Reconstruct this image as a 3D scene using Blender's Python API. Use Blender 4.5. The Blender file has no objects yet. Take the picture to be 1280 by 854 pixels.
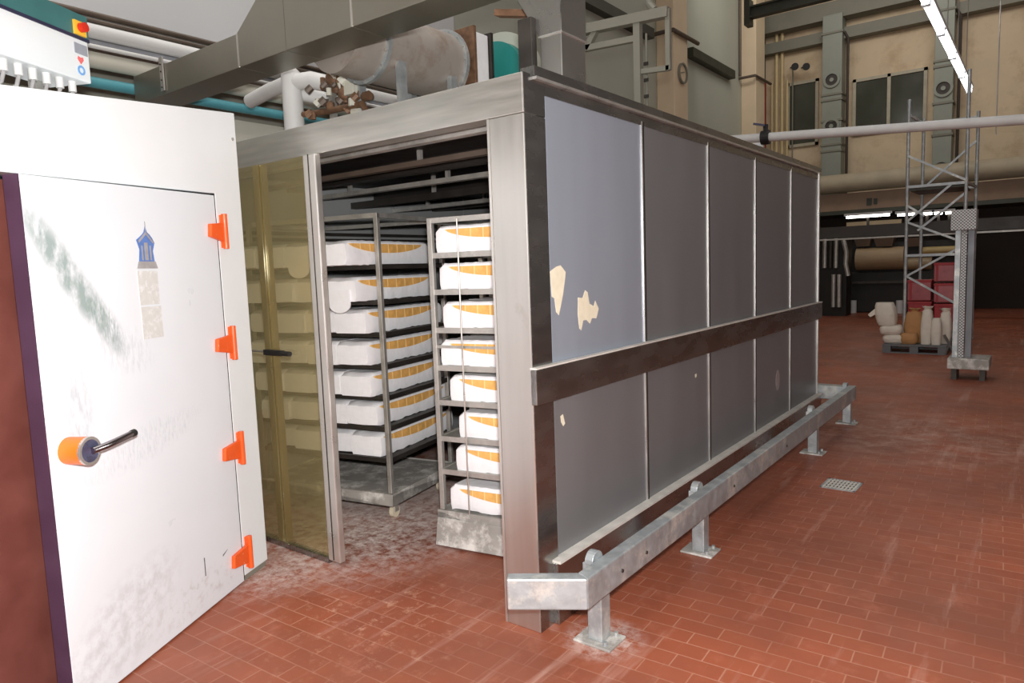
import bpy, bmesh, math, random
from mathutils import Vector, Matrix
random.seed(7)
S = bpy.context.scene
COL = S.collection
R = math.radians

# ------------------------------------------------------------------ camera
CAM = Vector((1.7101, -2.3681, 1.6))
YAW, PITCH, ROLL, FPX = -0.6528, 0.1044, -0.036, 873.66
cy, sy = math.cos(YAW), math.sin(YAW)
_f0 = Vector((sy, cy, 0)); _r0 = Vector((cy, -sy, 0)); _u0 = Vector((0, 0, 1))
FW = _f0*math.cos(PITCH) - _u0*math.sin(PITCH)
_u = _u0*math.cos(PITCH) + _f0*math.sin(PITCH)
RT = _r0*math.cos(ROLL) + _u*math.sin(ROLL)
UP = -_r0*math.sin(ROLL) + _u*math.cos(ROLL)
cd = bpy.data.cameras.new('camera'); cam = bpy.data.objects.new('camera', cd); COL.objects.link(cam)
cd.sensor_width = 36; cd.lens = FPX/1280*36; cd.clip_end = 200; cd.clip_start = 0.02
m = Matrix((RT, UP, -FW)).transposed().to_4x4(); m.translation = CAM
cam.matrix_world = m
S.camera = cam

# ------------------------------------------------------------------ light and exposure
S.view_settings.view_transform = 'Standard'; S.view_settings.look = 'None'
S.view_settings.gamma = 1; S.view_settings.use_curve_mapping = False
S.view_settings.exposure = 0.0
w = bpy.data.worlds.new('world'); S.world = w; w.use_nodes = True
w.node_tree.nodes['Background'].inputs[0].default_value = (.9, .93, 1, 1)
w.node_tree.nodes['Background'].inputs[1].default_value = .4
def area(name, loc, size, power, col=(1, .97, .92), rot=(0, 0, 0)):
    l = bpy.data.lights.new(name, 'AREA'); l.shape = 'RECTANGLE'; l.size, l.size_y = size; l.energy = power; l.color = col
    o = bpy.data.objects.new(name, l); COL.objects.link(o); o.location = loc; o.rotation_euler = rot
    return o
fl = bpy.data.lights.new('camera_flash', 'POINT'); fl.energy = 680; fl.color = (1, .975, .96); fl.shadow_soft_size = .05
fo = bpy.data.objects.new('camera_flash', fl); COL.objects.link(fo); fo.location = CAM + UP*.16 + RT*.02
area('hall_light', (-2.2, 0.5, 8.6), (5, 8), 330)
area('hall_light', (-1.0, 14.0, 9.6), (6, 8), 95, (1, .95, .88))
area('hall_light', (-1.0, 15.5, 9.8), (8, 1.5), 165, (1, .95, .88), (R(72), 0, 0))  # added unseen light, tilted to brighten the far wall
area('hall_light', (4.0, -4.0, 8.0), (5, 5), 90)

# ------------------------------------------------------------------ helpers
def ray(px, py): return FW + RT*((px-640)/FPX) - UP*((py-427)/FPX)
def onY(px, py, Y):
    d = ray(px, py); return CAM + d*((Y-CAM.y)/d.y)
def onX(px, py, X):
    d = ray(px, py); return CAM + d*((X-CAM.x)/d.x)

class MB:
    def __init__(s): s.v = []; s.f = []
    def add(s, vs, fs, M=None):
        b = len(s.v)
        s.v += [tuple(M @ Vector(p)) if M else tuple(p) for p in vs]
        s.f += [tuple(b+i for i in f) for f in fs]; return s
    def box(s, a, b, M=None):
        x0, x1 = sorted((a[0], b[0])); y0, y1 = sorted((a[1], b[1])); z0, z1 = sorted((a[2], b[2]))
        return s.add([(x0,y0,z0),(x1,y0,z0),(x1,y1,z0),(x0,y1,z0),(x0,y0,z1),(x1,y0,z1),(x1,y1,z1),(x0,y1,z1)],
              [(0,3,2,1),(4,5,6,7),(0,1,5,4),(1,2,6,5),(2,3,7,6),(3,0,4,7)], M)
    def hexa(s, p):   # 8 points: bottom loop then top loop
        return s.add(p, [(0,3,2,1),(4,5,6,7),(0,1,5,4),(1,2,6,5),(2,3,7,6),(3,0,4,7)])
    def prism(s, pts, d):  # polygon pts extruded by vector d
        n = len(pts); d = Vector(d)
        vs = [Vector(p) for p in pts] + [Vector(p)+d for p in pts]
        return s.add(vs, [tuple(range(n))[::-1], tuple(range(n, 2*n))] + [(i, (i+1) % n, n+(i+1) % n, n+i) for i in range(n)])
    def cyl(s, a, b, r, n=16, r2=None, cap=True):
        a, b = Vector(a), Vector(b); r2 = r if r2 is None else r2
        d = (b-a).normalized(); t = Vector((0,0,1)) if abs(d.z) < .9 else Vector((1,0,0))
        u = d.cross(t).normalized(); v = d.cross(u)
        vs = [a+(u*math.cos(2*math.pi*i/n)+v*math.sin(2*math.pi*i/n))*r for i in range(n)] + \
             [b+(u*math.cos(2*math.pi*i/n)+v*math.sin(2*math.pi*i/n))*r2 for i in range(n)]
        fs = [(i, (i+1) % n, n+(i+1) % n, n+i) for i in range(n)]
        if cap: fs += [tuple(range(n))[::-1], tuple(range(n, 2*n))]
        return s.add(vs, fs)
    def tube(s, pts, r, n=12):
        pts = [Vector(p) for p in pts]; rings = []; u = None
        for i, p in enumerate(pts):
            d = (pts[min(i+1, len(pts)-1)] - pts[max(i-1, 0)]).normalized()
            if u is None:
                t = Vector((0,0,1)) if abs(d.z) < .9 else Vector((1,0,0)); u = d.cross(t).normalized()
            u = (u - d*u.dot(d)).normalized(); v = d.cross(u)
            rings.append([p+(u*math.cos(2*math.pi*k/n)+v*math.sin(2*math.pi*k/n))*r for k in range(n)])
        vs = [q for rg in rings for q in rg]; fs = []
        for i in range(len(rings)-1):
            for k in range(n):
                fs.append((i*n+k, i*n+(k+1) % n, (i+1)*n+(k+1) % n, (i+1)*n+k))
        fs += [tuple(range(n))[::-1], tuple((len(rings)-1)*n+k for k in range(n))]
        return s.add(vs, fs)
    def bar(s, a, b, w, h, up=(0,0,1)):  # rectangular bar between points
        a, b = Vector(a), Vector(b); d = (b-a).normalized(); t = Vector(up)
        if abs(d.dot(t)) > .95: t = Vector((1,0,0))
        u = d.cross(t).normalized()*w/2; v = u.cross(d).normalized()*h/2
        return s.hexa([a-u-v, a+u-v, b+u-v, b-u-v, a-u+v, a+u+v, b+u+v, b-u+v])
    def ring(s, c, axis, r1, r2, t, n=32):
        c = Vector(c); d = Vector(axis).normalized(); tt = Vector((0,0,1)) if abs(d.z) < .9 else Vector((1,0,0))
        u = d.cross(tt).normalized(); v = d.cross(u); vs = []
        for (r, o) in ((r1,-t/2),(r2,-t/2),(r2,t/2),(r1,t/2)):
            vs += [c+d*o+(u*math.cos(2*math.pi*i/n)+v*math.sin(2*math.pi*i/n))*r for i in range(n)]
        fs = []
        for j in range(4):
            for i in range(n):
                fs.append((j*n+i, j*n+(i+1) % n, ((j+1) % 4)*n+(i+1) % n, ((j+1) % 4)*n+i))
        return s.add(vs, fs)
    def sphere(s, c, r, n=12, k=8, sc=(1,1,1)):
        c = Vector(c); vs = []; fs = []
        for i in range(k+1):
            th = math.pi*i/k
            for j in range(n):
                ph = 2*math.pi*j/n
                vs.append(c+Vector((r*sc[0]*math.sin(th)*math.cos(ph), r*sc[1]*math.sin(th)*math.sin(ph), r*sc[2]*math.cos(th))))
        for i in range(k):
            for j in range(n): fs.append((i*n+j, (i+1)*n+j, (i+1)*n+(j+1) % n, i*n+(j+1) % n))
        return s.add(vs, fs)

def wm(o):
    M = Matrix.LocRotScale(o.location, o.rotation_euler, o.scale)
    return wm(o.parent) @ M if o.parent else M

def obj(name, mb, mat, parent=None, world=False, bev=0, smooth=False, loc=None, rotz=0, label=None):
    me = bpy.data.meshes.new(name)
    vs = mb.v
    if world and parent:
        I = wm(parent).inverted(); vs = [tuple(I @ Vector(p)) for p in vs]
    me.from_pydata(vs, [], mb.f); me.update()
    bm = bmesh.new(); bm.from_mesh(me); bmesh.ops.remove_doubles(bm, verts=bm.verts, dist=1e-6)
    bmesh.ops.recalc_face_normals(bm, faces=bm.faces); bm.to_mesh(me); bm.free()
    me.materials.append(mat)
    o = bpy.data.objects.new(name, me); COL.objects.link(o)
    if loc: o.location = loc
    o.rotation_euler = (0, 0, rotz)
    if parent: o.parent = parent
    if bev:
        b = o.modifiers.new('bevel', 'BEVEL'); b.width = bev; b.segments = 2; b.limit_method = 'ANGLE'; b.angle_limit = R(40)
    if smooth:
        for p in me.polygons: p.use_smooth = True
        try:
            bmx = bmesh.new(); bmx.from_mesh(me)
            for e in bmx.edges:
                if len(e.link_faces) == 2 and e.calc_face_angle(0) > R(38): e.smooth = False
            bmx.to_mesh(me); bmx.free()
        except Exception: pass
    if label: o['label'] = label
    return o
def tag(o, label=None, cat=None, group=None, kind=None):
    if label: o['label'] = label
    if cat: o['category'] = cat
    if group: o['group'] = group
    if kind: o['kind'] = kind
    return o
def thing(name, label, cat, loc=(0,0,0), rotz=0, group=None):
    o = bpy.data.objects.new(name, None); COL.objects.link(o); o.empty_display_size = .1
    o.location = loc; o.rotation_euler = (0, 0, rotz)
    return tag(o, label, cat, group)
def struct(name, mb, mat, **k): return tag(obj(name, mb, mat, **k), kind='structure')
def copy_tree(o, parent=None):
    c = o.copy(); COL.objects.link(c)
    if parent: c.parent = parent
    for ch in list(o.children): copy_tree(ch, c)
    return c

# ------------------------------------------------------------------ materials
def lin(c): return tuple((x/12.92 if x <= .04045 else ((x+.055)/1.055)**2.4) for x in c)
def rgb(r, g, b): return lin((r/255, g/255, b/255)) + (1,)
def mat(name, col, rough=.5, metal=0, var=.12, scale=6, bump=0, bscale=60, stretch=None, rvar=.1, dirt=None, dscale=3, dlo=.55, dhi=.7, spec=None):
    M = bpy.data.materials.new(name); M.use_nodes = True; nt = M.node_tree; N = nt.nodes; L = nt.links
    b = N['Principled BSDF']; tc = N.new('ShaderNodeTexCoord'); mp = N.new('ShaderNodeMapping')
    L.new(tc.outputs['Object'], mp.inputs[0])
    if stretch: mp.inputs['Scale'].default_value = stretch
    nz = N.new('ShaderNodeTexNoise'); nz.inputs['Scale'].default_value = scale; nz.inputs['Detail'].default_value = 5; L.new(mp.outputs[0], nz.inputs[0])
    mr = N.new('ShaderNodeMapRange'); mr.inputs[1].default_value = .3; mr.inputs[2].default_value = .7
    mr.inputs[3].default_value = 1-var; mr.inputs[4].default_value = 1+var; L.new(nz.outputs[0], mr.inputs[0])
    mx = N.new('ShaderNodeVectorMath'); mx.operation = 'SCALE'; mx.inputs[0].default_value = col[:3]; L.new(mr.outputs[0], mx.inputs['Scale'])
    src = mx.outputs[0]
    if dirt:
        n2 = N.new('ShaderNodeTexNoise'); n2.inputs['Scale'].default_value = dscale; n2.inputs['Detail'].default_value = 8; n2.inputs['Roughness'].default_value = .7
        L.new(tc.outputs['Object'], n2.inputs[0])
        r2 = N.new('ShaderNodeMapRange'); r2.inputs[1].default_value = dlo; r2.inputs[2].default_value = dhi; L.new(n2.outputs[0], r2.inputs[0])
        mm = N.new('ShaderNodeMix'); mm.data_type = 'RGBA'; L.new(r2.outputs[0], mm.inputs[0]); L.new(src, mm.inputs[6]); mm.inputs[7].default_value = dirt
        src = mm.outputs[2]
    L.new(src, b.inputs['Base Color'])
    b.inputs['Metallic'].default_value = metal
    if spec is not None: b.inputs['Specular IOR Level'].default_value = spec
    r3 = N.new('ShaderNodeMapRange'); r3.inputs[1].default_value = .3; r3.inputs[2].default_value = .7
    r3.inputs[3].default_value = max(0, rough-rvar); r3.inputs[4].default_value = min(1, rough+rvar); L.new(nz.outputs[0], r3.inputs[0]); L.new(r3.outputs[0], b.inputs['Roughness'])
    if bump:
        n3 = N.new('ShaderNodeTexNoise'); n3.inputs['Scale'].default_value = bscale; L.new(mp.outputs[0], n3.inputs[0])
        bp = N.new('ShaderNodeBump'); bp.inputs['Strength'].default_value = bump; bp.inputs['Distance'].default_value = .01
        L.new(n3.outputs[0], bp.inputs['Height']); L.new(bp.outputs[0], b.inputs['Normal'])
    return M
def emit(name, col, st):
    M = bpy.data.materials.new(name); M.use_nodes = True; b = M.node_tree.nodes['Principled BSDF']
    b.inputs['Base Color'].default_value = (.9, .9, .9, 1); b.inputs['Emission Color'].default_value = col; b.inputs['Emission Strength'].default_value = st
    return M

steel = mat('brushed steel', rgb(206, 204, 199), .34, .9, .05, 2, stretch=(9, 9, .5), rvar=.05, dirt=rgb(150, 142, 134), dscale=2.5, dlo=.58, dhi=.85)
steel_h = mat('brushed steel lengthwise', rgb(204, 202, 196), .35, .9, .10, 3, stretch=(1, 14, 14), rvar=.07)
steel_side = mat('dull steel trim', rgb(152, 152, 150), .27, .95, .10, 4, stretch=(14, 1, 3), rvar=.08, dirt=rgb(166, 164, 160), dscale=5, dlo=.56, dhi=.75)
steel_duct = mat('duct sheet steel', rgb(164, 160, 148), .34, .9, .08, 2, rvar=.06)
alu = mat('aluminium profile', rgb(215, 213, 208), .35, .85, .05, 8)
rack_steel = mat('rack steel', rgb(186, 184, 178), .45, .7, .12, 8, dirt=rgb(205, 202, 196), dscale=9, dlo=.5, dhi=.66)
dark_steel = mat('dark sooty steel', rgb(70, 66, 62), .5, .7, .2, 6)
galv = mat('galvanised steel', rgb(168, 174, 176), .5, .55, .14, 14, bump=.15, bscale=40, dirt=rgb(214, 213, 206), dscale=6, dlo=.5, dhi=.68)
panelm = mat('grey side panel', rgb(140, 141, 143), .46, .55, .04, 1.6, stretch=(1, 3, .5), rvar=.03)
panelb = mat('pale blue grey side panel', rgb(160, 168, 180), .46, .42, .03, 1.6, stretch=(1, 3, .5), rvar=.03)
dusty = mat('pale lip highlight and grate', rgb(206, 202, 194), .7, .1, .1, 14)  # pale colour paints the bright line along the lips; grate is pale itself
steel_v = mat('stack sheet steel', rgb(190, 190, 186), .3, .95, .06, 3, rvar=.05)
white_p = mat('white painted sheet', rgb(226, 231, 233), .35, 0, .02, 3, rvar=.06)
cloth = mat('white proofing cloth', rgb(238, 238, 240), .85, 0, .03, 12, bump=.3, bscale=30)
cream_w = mat('cream wall paint', rgb(212, 192, 162), .75, 0, .07, 1.2, dirt=rgb(176, 148, 118), dscale=1.3, dlo=.5, dhi=.8)
cream_p = mat('cream pilaster paint', rgb(224, 204, 174), .7, 0, .05, 1.5)
wallgrey = mat('grey green wall panel', rgb(178, 181, 168), .6, 0, .04, 1)
lightgrey = mat('light grey cladding', rgb(196, 197, 198), .55, 0, .03, 1)
greydust = mat('dusty grey paint', rgb(128, 126, 114), .6, 0, .1, 2)
darkbeam = mat('dark green beam paint', rgb(62, 64, 54), .5, .2, .15, 3)
glassdark = mat('dark window glass', rgb(70, 72, 62), .15, 0, .1, 1)
orange = mat('orange hinge paint', rgb(236, 92, 30), .4, 0, .06, 20, dirt=rgb(240, 180, 150), dscale=60, dlo=.62, dhi=.7)
black = mat('black rubber', rgb(28, 28, 28), .6, 0, .1, 10)
blackm = mat('black machinery', rgb(38, 36, 33), .5, .3, .2, 5)  # machine colour made extra dark to carry the shade under the mezzanine
teal_p = mat('teal pipe paint', rgb(88, 160, 172), .45, 0, .08, 5)
teal_d = mat('teal fan paint', rgb(38, 132, 126), .5, 0, .04, 5)
pipe_w = mat('white pipe lagging', rgb(214, 214, 212), .55, 0, .06, 4, stretch=(1, .3, 1))
pipe_b = mat('beige pipe lagging', rgb(206, 204, 190), .55, 0, .05, 3)
pipe_d = mat('brown steel pipe', rgb(96, 84, 74), .5, .3, .15, 5)
orange_l = mat('amber lining', rgb(224, 172, 96), .6, 0, .14, 25)
orange_g = mat('amber lining groove', rgb(236, 204, 140), .7, 0, .05, 25)
redm = mat('red plastic crate', rgb(170, 46, 52), .5, 0, .1, 6)
pinkm = mat('stretch wrapped pink carton', rgb(178, 92, 96), .35, 0, .12, 8)
sackw = mat('white paper sack', rgb(214, 205, 192), .8, 0, .06, 10, bump=.3, bscale=20)
sackb = mat('brown kraft sack', rgb(176, 130, 84), .8, 0, .12, 10, bump=.3, bscale=20)
palm = mat('grey plastic pallet', rgb(96, 98, 100), .6, 0, .1, 10)
grime = mat('flour dusted grey paint', rgb(150, 146, 140), .7, 0, .14, 8, dirt=rgb(215, 212, 206), dscale=7, dlo=.48, dhi=.64)
patchm = mat('cream adhesive residue', rgb(222, 214, 190), .7, 0, .05, 30)
redpipe = mat('red pipe', rgb(150, 50, 40), .5, 0, .1, 8)
yelpipe = mat('pale yellow pipe', rgb(206, 186, 140), .5, 0, .06, 8)
cablem = mat('dark cable', rgb(60, 50, 44), .6, 0, .1, 8)
rust = mat('rusty valve iron', rgb(122, 92, 70), .6, .3, .35, 20)
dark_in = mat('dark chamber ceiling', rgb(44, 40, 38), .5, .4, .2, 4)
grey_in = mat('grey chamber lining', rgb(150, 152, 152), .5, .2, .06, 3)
yellow = mat('yellow plate', rgb(240, 190, 60), .5); red = mat('red button', rgb(205, 45, 25), .4)
blue = mat('blue print', rgb(92, 124, 186), .5, 0, .15, 30); greyprint = mat('grey print', rgb(160, 158, 158), .5, 0, .15, 30)
labelm = mat('worn beige sticker', rgb(206, 207, 203), .6, 0, .04, 40, dirt=rgb(222, 224, 224), dscale=22, dlo=.5, dhi=.6)
bandm = mat('blue green header band', rgb(60, 110, 110), .4); navy = mat('navy strip', rgb(45, 45, 70), .4)

def glass_mat():
    M = bpy.data.materials.new('amber tinted door glass'); M.use_nodes = True; nt = M.node_tree; N = nt.nodes; L = nt.links
    N.remove(N['Principled BSDF']); out = N['Material Output']
    t = N.new('ShaderNodeBsdfTransparent'); t.inputs[0].default_value = (.93, .90, .79, 1)
    g = N.new('ShaderNodeBsdfGlossy'); g.inputs['Roughness'].default_value = .08; g.inputs[0].default_value = (.9, .88, .75, 1)
    d = N.new('ShaderNodeBsdfDiffuse'); d.inputs[0].default_value = rgb(190, 178, 130)
    lwt = N.new('ShaderNodeLayerWeight'); fr = N.new('ShaderNodeMapRange'); fr.inputs[3].default_value = .05; fr.inputs[4].default_value = .30; L.new(lwt.outputs['Facing'], fr.inputs[0])
    a = N.new('ShaderNodeMixShader'); L.new(fr.outputs[0], a.inputs[0]); L.new(t.outputs[0], a.inputs[1]); L.new(g.outputs[0], a.inputs[2])
    tc = N.new('ShaderNodeTexCoord'); nz = N.new('ShaderNodeTexNoise'); nz.inputs['Scale'].default_value = 3; L.new(tc.outputs['Object'], nz.inputs[0])
    mr = N.new('ShaderNodeMapRange'); mr.inputs[3].default_value = .06; mr.inputs[4].default_value = .22; L.new(nz.outputs[0], mr.inputs[0])
    b = N.new('ShaderNodeMixShader'); L.new(mr.outputs[0], b.inputs[0]); L.new(a.outputs[0], b.inputs[1]); L.new(d.outputs[0], b.inputs[2])
    L.new(b.outputs[0], out.inputs[0]); return M
amber = glass_mat()

def floor_mat():
    M = bpy.data.materials.new('red clay floor tiles'); M.use_nodes = True; nt = M.node_tree; N = nt.nodes; L = nt.links
    b = N['Principled BSDF']; tc = N.new('ShaderNodeTexCoord'); mp = N.new('ShaderNodeMapping'); mp.inputs['Rotation'].default_value = (0, 0, R(-2.5))
    mp.inputs['Location'].default_value = (.03, .045, 0)
    L.new(tc.outputs['Object'], mp.inputs[0])
    br = N.new('ShaderNodeTexBrick'); br.inputs['Scale'].default_value = 1; br.inputs['Brick Width'].default_value = .2; br.inputs['Row Height'].default_value = .098
    br.inputs['Mortar Size'].default_value = .0035; br.inputs['Mortar Smooth'].default_value = .3
    br.inputs['Color1'].default_value = rgb(176, 94, 62); br.inputs['Color2'].default_value = rgb(160, 82, 54); br.inputs['Mortar'].default_value = rgb(200, 140, 114)
    L.new(mp.outputs[0], br.inputs[0])
    def noise(sc, det=6, ro=.6, mapn=None):
        n = N.new('ShaderNodeTexNoise'); n.inputs['Scale'].default_value = sc; n.inputs['Detail'].default_value = det; n.inputs['Roughness'].default_value = ro
        L.new((mapn or tc).outputs[0 if mapn else 'Object'], n.inputs[0]); return n
    def rng(s, a, c, lo=0, hi=1):
        r = N.new('ShaderNodeMapRange'); r.inputs[1].default_value = a; r.inputs[2].default_value = c; r.inputs[3].default_value = lo; r.inputs[4].default_value = hi; L.new(s, r.inputs[0]); return r.outputs[0]
    def mixc(f, a, col=None, mode='MIX', b2=None):
        x = N.new('ShaderNodeMix'); x.data_type = 'RGBA'; x.blend_type = mode
        if hasattr(f, 'links'): L.new(f, x.inputs[0])
        else: x.inputs[0].default_value = f
        L.new(a, x.inputs[6])
        if b2 is not None: L.new(b2, x.inputs[7])
        else: x.inputs[7].default_value = col
        return x.outputs[2]
    # mortar only partly pale: film of dirt hides it
    n0 = noise(1.3)
    plain = mixc(rng(n0.outputs[0], .40, .62), br.outputs[0], rgb(166, 86, 58)); 
    part = mixc(.55, br.outputs[0], b2=plain)
    c = mixc(rng(noise(.7, 5).outputs[0], .3, .6, .15, .75), part, rgb(116, 68, 52))
    c = mixc(rng(noise(5, 8, .7).outputs[0], .55, .8, 0, .45), c, rgb(196, 128, 104))
    # streaks of flour dragged along the aisle
    ms = N.new('ShaderNodeMapping'); ms.inputs['Scale'].default_value = (7, .55, 1); ms.inputs['Rotation'].default_value = (0, 0, R(-6)); L.new(tc.outputs['Object'], ms.inputs[0])
    c = mixc(rng(noise(1.1, 8, .65, ms).outputs[0], .57, .74, 0, .5), c, rgb(196, 158, 144))
    # flour round the chamber doorway
    geo = N.new('ShaderNodeNewGeometry'); 
    def blob(x, y, r0, r1, amt, col, c, nsc=9, thr=.42):
        d = N.new('ShaderNodeVectorMath'); d.operation = 'DISTANCE'; L.new(geo.outputs['Position'], d.inputs[0]); d.inputs[1].default_value = (x, y, 0)
        fa = rng(d.outputs['Value'], r1, r0, 0, 1)
        nn = rng(noise(nsc, 9, .75).outputs[0], thr, thr+.2, 0, amt)
        mu = N.new('ShaderNodeMath'); mu.operation = 'MULTIPLY'; L.new(fa, mu.inputs[0]); L.new(nn, mu.inputs[1])
        return mixc(mu.outputs[0], c, col)
    fc = rgb(222, 210, 204)
    c = blob(-1.75, .45, .35, 1.0, .9, fc, c, 14, .40)
    c = blob(-2.3, 1.2, .3, 1.3, .9, fc, c, 10, .36)
    c = blob(-1.55, -.30, .02, .35, .7, fc, c, 22, .42)
    c = blob(-.75, -.30, .1, .7, .8, rgb(222, 178, 150), c, 15, .54)
    c = blob(.9, 4.6, .2, 1.3, .55, rgb(200, 176, 160), c, 5, .46)
    c = blob(.25, .12, .05, .2, .8, fc, c, 20, .4)
    L.new(c, b.inputs['Base Color'])
    L.new(rng(noise(3, 6).outputs[0], .3, .7, .35, .6), b.inputs['Roughness'])
    bp = N.new('ShaderNodeBump'); bp.inputs['Strength'].default_value = .25; bp.inputs['Distance'].default_value = .003; bp.invert = True
    L.new(br.outputs['Fac'], bp.inputs['Height']); L.new(bp.outputs[0], b.inputs['Normal'])
    return M
floorm = floor_mat()

def door_mat():
    M = mat('white door with grey scuffs', rgb(222, 228, 233), .33, 0, .02, 3, rvar=.06)
    nt = M.node_tree; N = nt.nodes; L = nt.links; b = N['Principled BSDF']; tc = N['Texture Coordinate']
    src = b.inputs['Base Color'].links[0].from_socket
    sep = N.new('ShaderNodeSeparateXYZ'); L.new(tc.outputs['Object'], sep.inputs[0])
    def math_(op, a, c=None):
        n = N.new('ShaderNodeMath'); n.operation = op
        for i, q in enumerate((a, c)):
            if q is None: continue
            if hasattr(q, 'links'): L.new(q, n.inputs[i])
            else: n.inputs[i].default_value = q
        return n.outputs[0]
    def rng(s, a, c, lo=0, hi=1):
        r = N.new('ShaderNodeMapRange'); r.inputs[1].default_value = a; r.inputs[2].default_value = c; r.inputs[3].default_value = lo; r.inputs[4].default_value = hi; L.new(s, r.inputs[0]); return r.outputs[0]
    def spot(cx, cz, rx, rz, slope, nsc, stretch, thr, amt, col, src):
        # elliptical stain (tilted by slope) broken up by stretched noise
        dx = math_('SUBTRACT', sep.outputs[0], cx); dz = math_('SUBTRACT', sep.outputs[2], cz)
        dz2 = math_('SUBTRACT', dz, math_('MULTIPLY', dx, slope))
        e = math_('ADD', math_('POWER', math_('ABSOLUTE', math_('DIVIDE', dx, rx)), 2.), math_('POWER', math_('ABSOLUTE', math_('DIVIDE', dz2, rz)), 2.))
        f = rng(e, 1.0, .2)
        mp = N.new('ShaderNodeMapping'); mp.inputs['Scale'].default_value = stretch; mp.inputs['Rotation'].default_value = (0, R(25), 0); L.new(tc.outputs['Object'], mp.inputs[0])
        nz = N.new('ShaderNodeTexNoise'); nz.inputs['Scale'].default_value = nsc; nz.inputs['Detail'].default_value = 8; nz.inputs['Roughness'].default_value = .65; L.new(mp.outputs[0], nz.inputs[0])
        g = math_('MULTIPLY', f, rng(nz.outputs[0], thr, thr+.2, 0, amt))
        mm = N.new('ShaderNodeMix'); mm.data_type = 'RGBA'; L.new(g, mm.inputs[0]); L.new(src, mm.inputs[6]); mm.inputs[7].default_value = col
        return mm.outputs[2]
    g1 = rgb(130, 150, 146); g2 = rgb(176, 184, 190)
    src = spot(.95, 1.62, .26, .12, 1.25, 8, (2.2, 1, 1), .36, .85, g1, src)
    src = spot(.80, 1.44, .12, .10, 1.0, 30, (4, 1, 1), .42, .7, g1, src)
    src = spot(.72, 1.33, .2, .12, .2, 16, (4, 1, 1), .46, .5, g2, src)
    src = spot(.98, 1.12, .08, .22, 0, 14, (3, 1, 1), .42, .6, g2, src)
    src = spot(.62, .92, .4, .09, -.15, 22, (4, 1, 1), .46, .45, g2, src)
    src = spot(.85, .22, .4, .22, -.3, 18, (1, 1, 1), .42, .4, rgb(170, 170, 170), src)
    src = spot(.4, .12, .5, .1, 0, 24, (1, 1, 1), .5, .5, rgb(176, 170, 160), src)
    L.new(src, b.inputs['Base Color'])
    return M
doorm = door_mat()

# ------------------------------------------------------------------ the hall
WX, YF = -5.8, 21.5
struct('floor', MB().box((WX-.3, -8, -.1), (9, YF+.3, 0)), floorm)
struct('ceiling', MB().box((WX-.3, -8, 11), (9, YF+.3, 11.2)), lightgrey)
struct('wall_left', MB().box((WX-.3, -8, 0), (WX, YF+.3, 11)), wallgrey)
struct('wall_back', MB().box((WX, YF, 0), (9, YF+.3, 11)), cream_w)
struct('wall_right', MB().box((9, -8, 0), (9.2, YF+.3, 11)), lightgrey)
struct('wall_front', MB().box((WX, -8.2, 0), (9, -8, 11)), lightgrey)
# pilasters and wall ledge
def pil(px_l, px_c, px_r, name):
    c = onX(px_c, 110, WX+.45); e = onX(px_r, 110, WX+.45)
    return struct(name, MB().box((WX, c.y, 0), (WX+.45, e.y, 11)), cream_p, bev=.02)
pil(800, 843, 860, 'trim_1'); pil(912, 945, 956, 'trim_2')
for i, (a, b) in enumerate((((650, -45), (813, 40)), ((862, 65), (915, 98)))):
    p, q = onX(a[0], a[1], WX+.1), onX(b[0], b[1], WX+.1)
    struct('trim_%d' % (3+i), MB().bar(p, (p.x, q.y, p.z), .2, .22), darkbeam)

# ------------------------------------------------------------------ proofing chamber
H, PW, PAN, W, HL = 2.39, .156, .9066, .18, 2.228
LEN = PW + 5*PAN; XL = -2.86; YB = LEN
ch = thing('proofing_chamber', 'large stainless steel walk-in proofing chamber with grey side panels and open sliding front door', 'proofing chamber', (0, 0, 0))
obj('corner_post', MB().box((-W, 0, 0), (0, PW-.003, HL)), steel, ch, bev=.004)
obj('lintel', MB().box((XL, -.001, HL+.002), (0, .10, H)), steel_h, ch, bev=.004)
obj('lintel_end', MB().box((-.10, .101, HL+.002), (-.0005, PW, H)), steel_side, ch)
obj('post_side_shade', MB().box((-.0, .004, 0), (.0015, PW-.003, HL-.003)), steel_side, ch)  # post side in darker steel; its dark reflection is put into the colour
obj('post_side_shade', MB().box((-.0, .004, HL+.003), (.0015, PW-.003, H)), steel_side, ch)
obj('door_jamb', MB().box((-W-.014, .0, 0), (-W-.001, .07, HL)), alu, ch, label='bright polished edge strip of the door opening')
for i in range(5):
    y0 = PW + i*PAN
    obj('side_panel', MB().box((-.05, y0+.012, 1.15), (-.006, y0+PAN-.012, H-.07)), panelm if i else panelb, ch, label=None if i else 'paler blue-grey upper panel with torn adhesive patches')
    obj('side_panel', MB().box((-.05, y0+.012, .27), (-.006, y0+PAN-.012, 1.05)), panelm, ch)
    if i:
        obj('panel_divider', MB().box((-.01, y0-.012, .29), (.001, y0-.003, H-.05)), alu, ch)
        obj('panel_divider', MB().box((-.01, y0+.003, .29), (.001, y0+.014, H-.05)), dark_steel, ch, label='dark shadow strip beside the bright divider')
obj('end_strip', MB().box((-.05, YB-.03, 0), (.006, YB, H)), alu, ch)
obj('cap_rail', MB().box((-.06, PW, H-.07), (.0, YB, H-.022)), steel_side, ch)
obj('cap_rail', MB().box((-.06, .07, H-.02), (.022, YB+.01, H-.008)), alu, ch)
obj('cap_rail', MB().box((-.06, .07, H-.006), (.012, YB+.01, H+.035)), steel_side, ch)
obj('bumper_band', MB().box((.0, -.012, 1.02), (.03, YB+.02, 1.172)), steel_side, ch, bev=.004)
obj('bumper_band_lip', MB().box((.0, -.014, 1.173), (.034, YB+.02, 1.18)), dusty, ch)
obj('kick_band', MB().box((-.01, PW-.05, .0), (.03, YB+.02, .285)), steel_side, ch, bev=.003)
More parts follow.
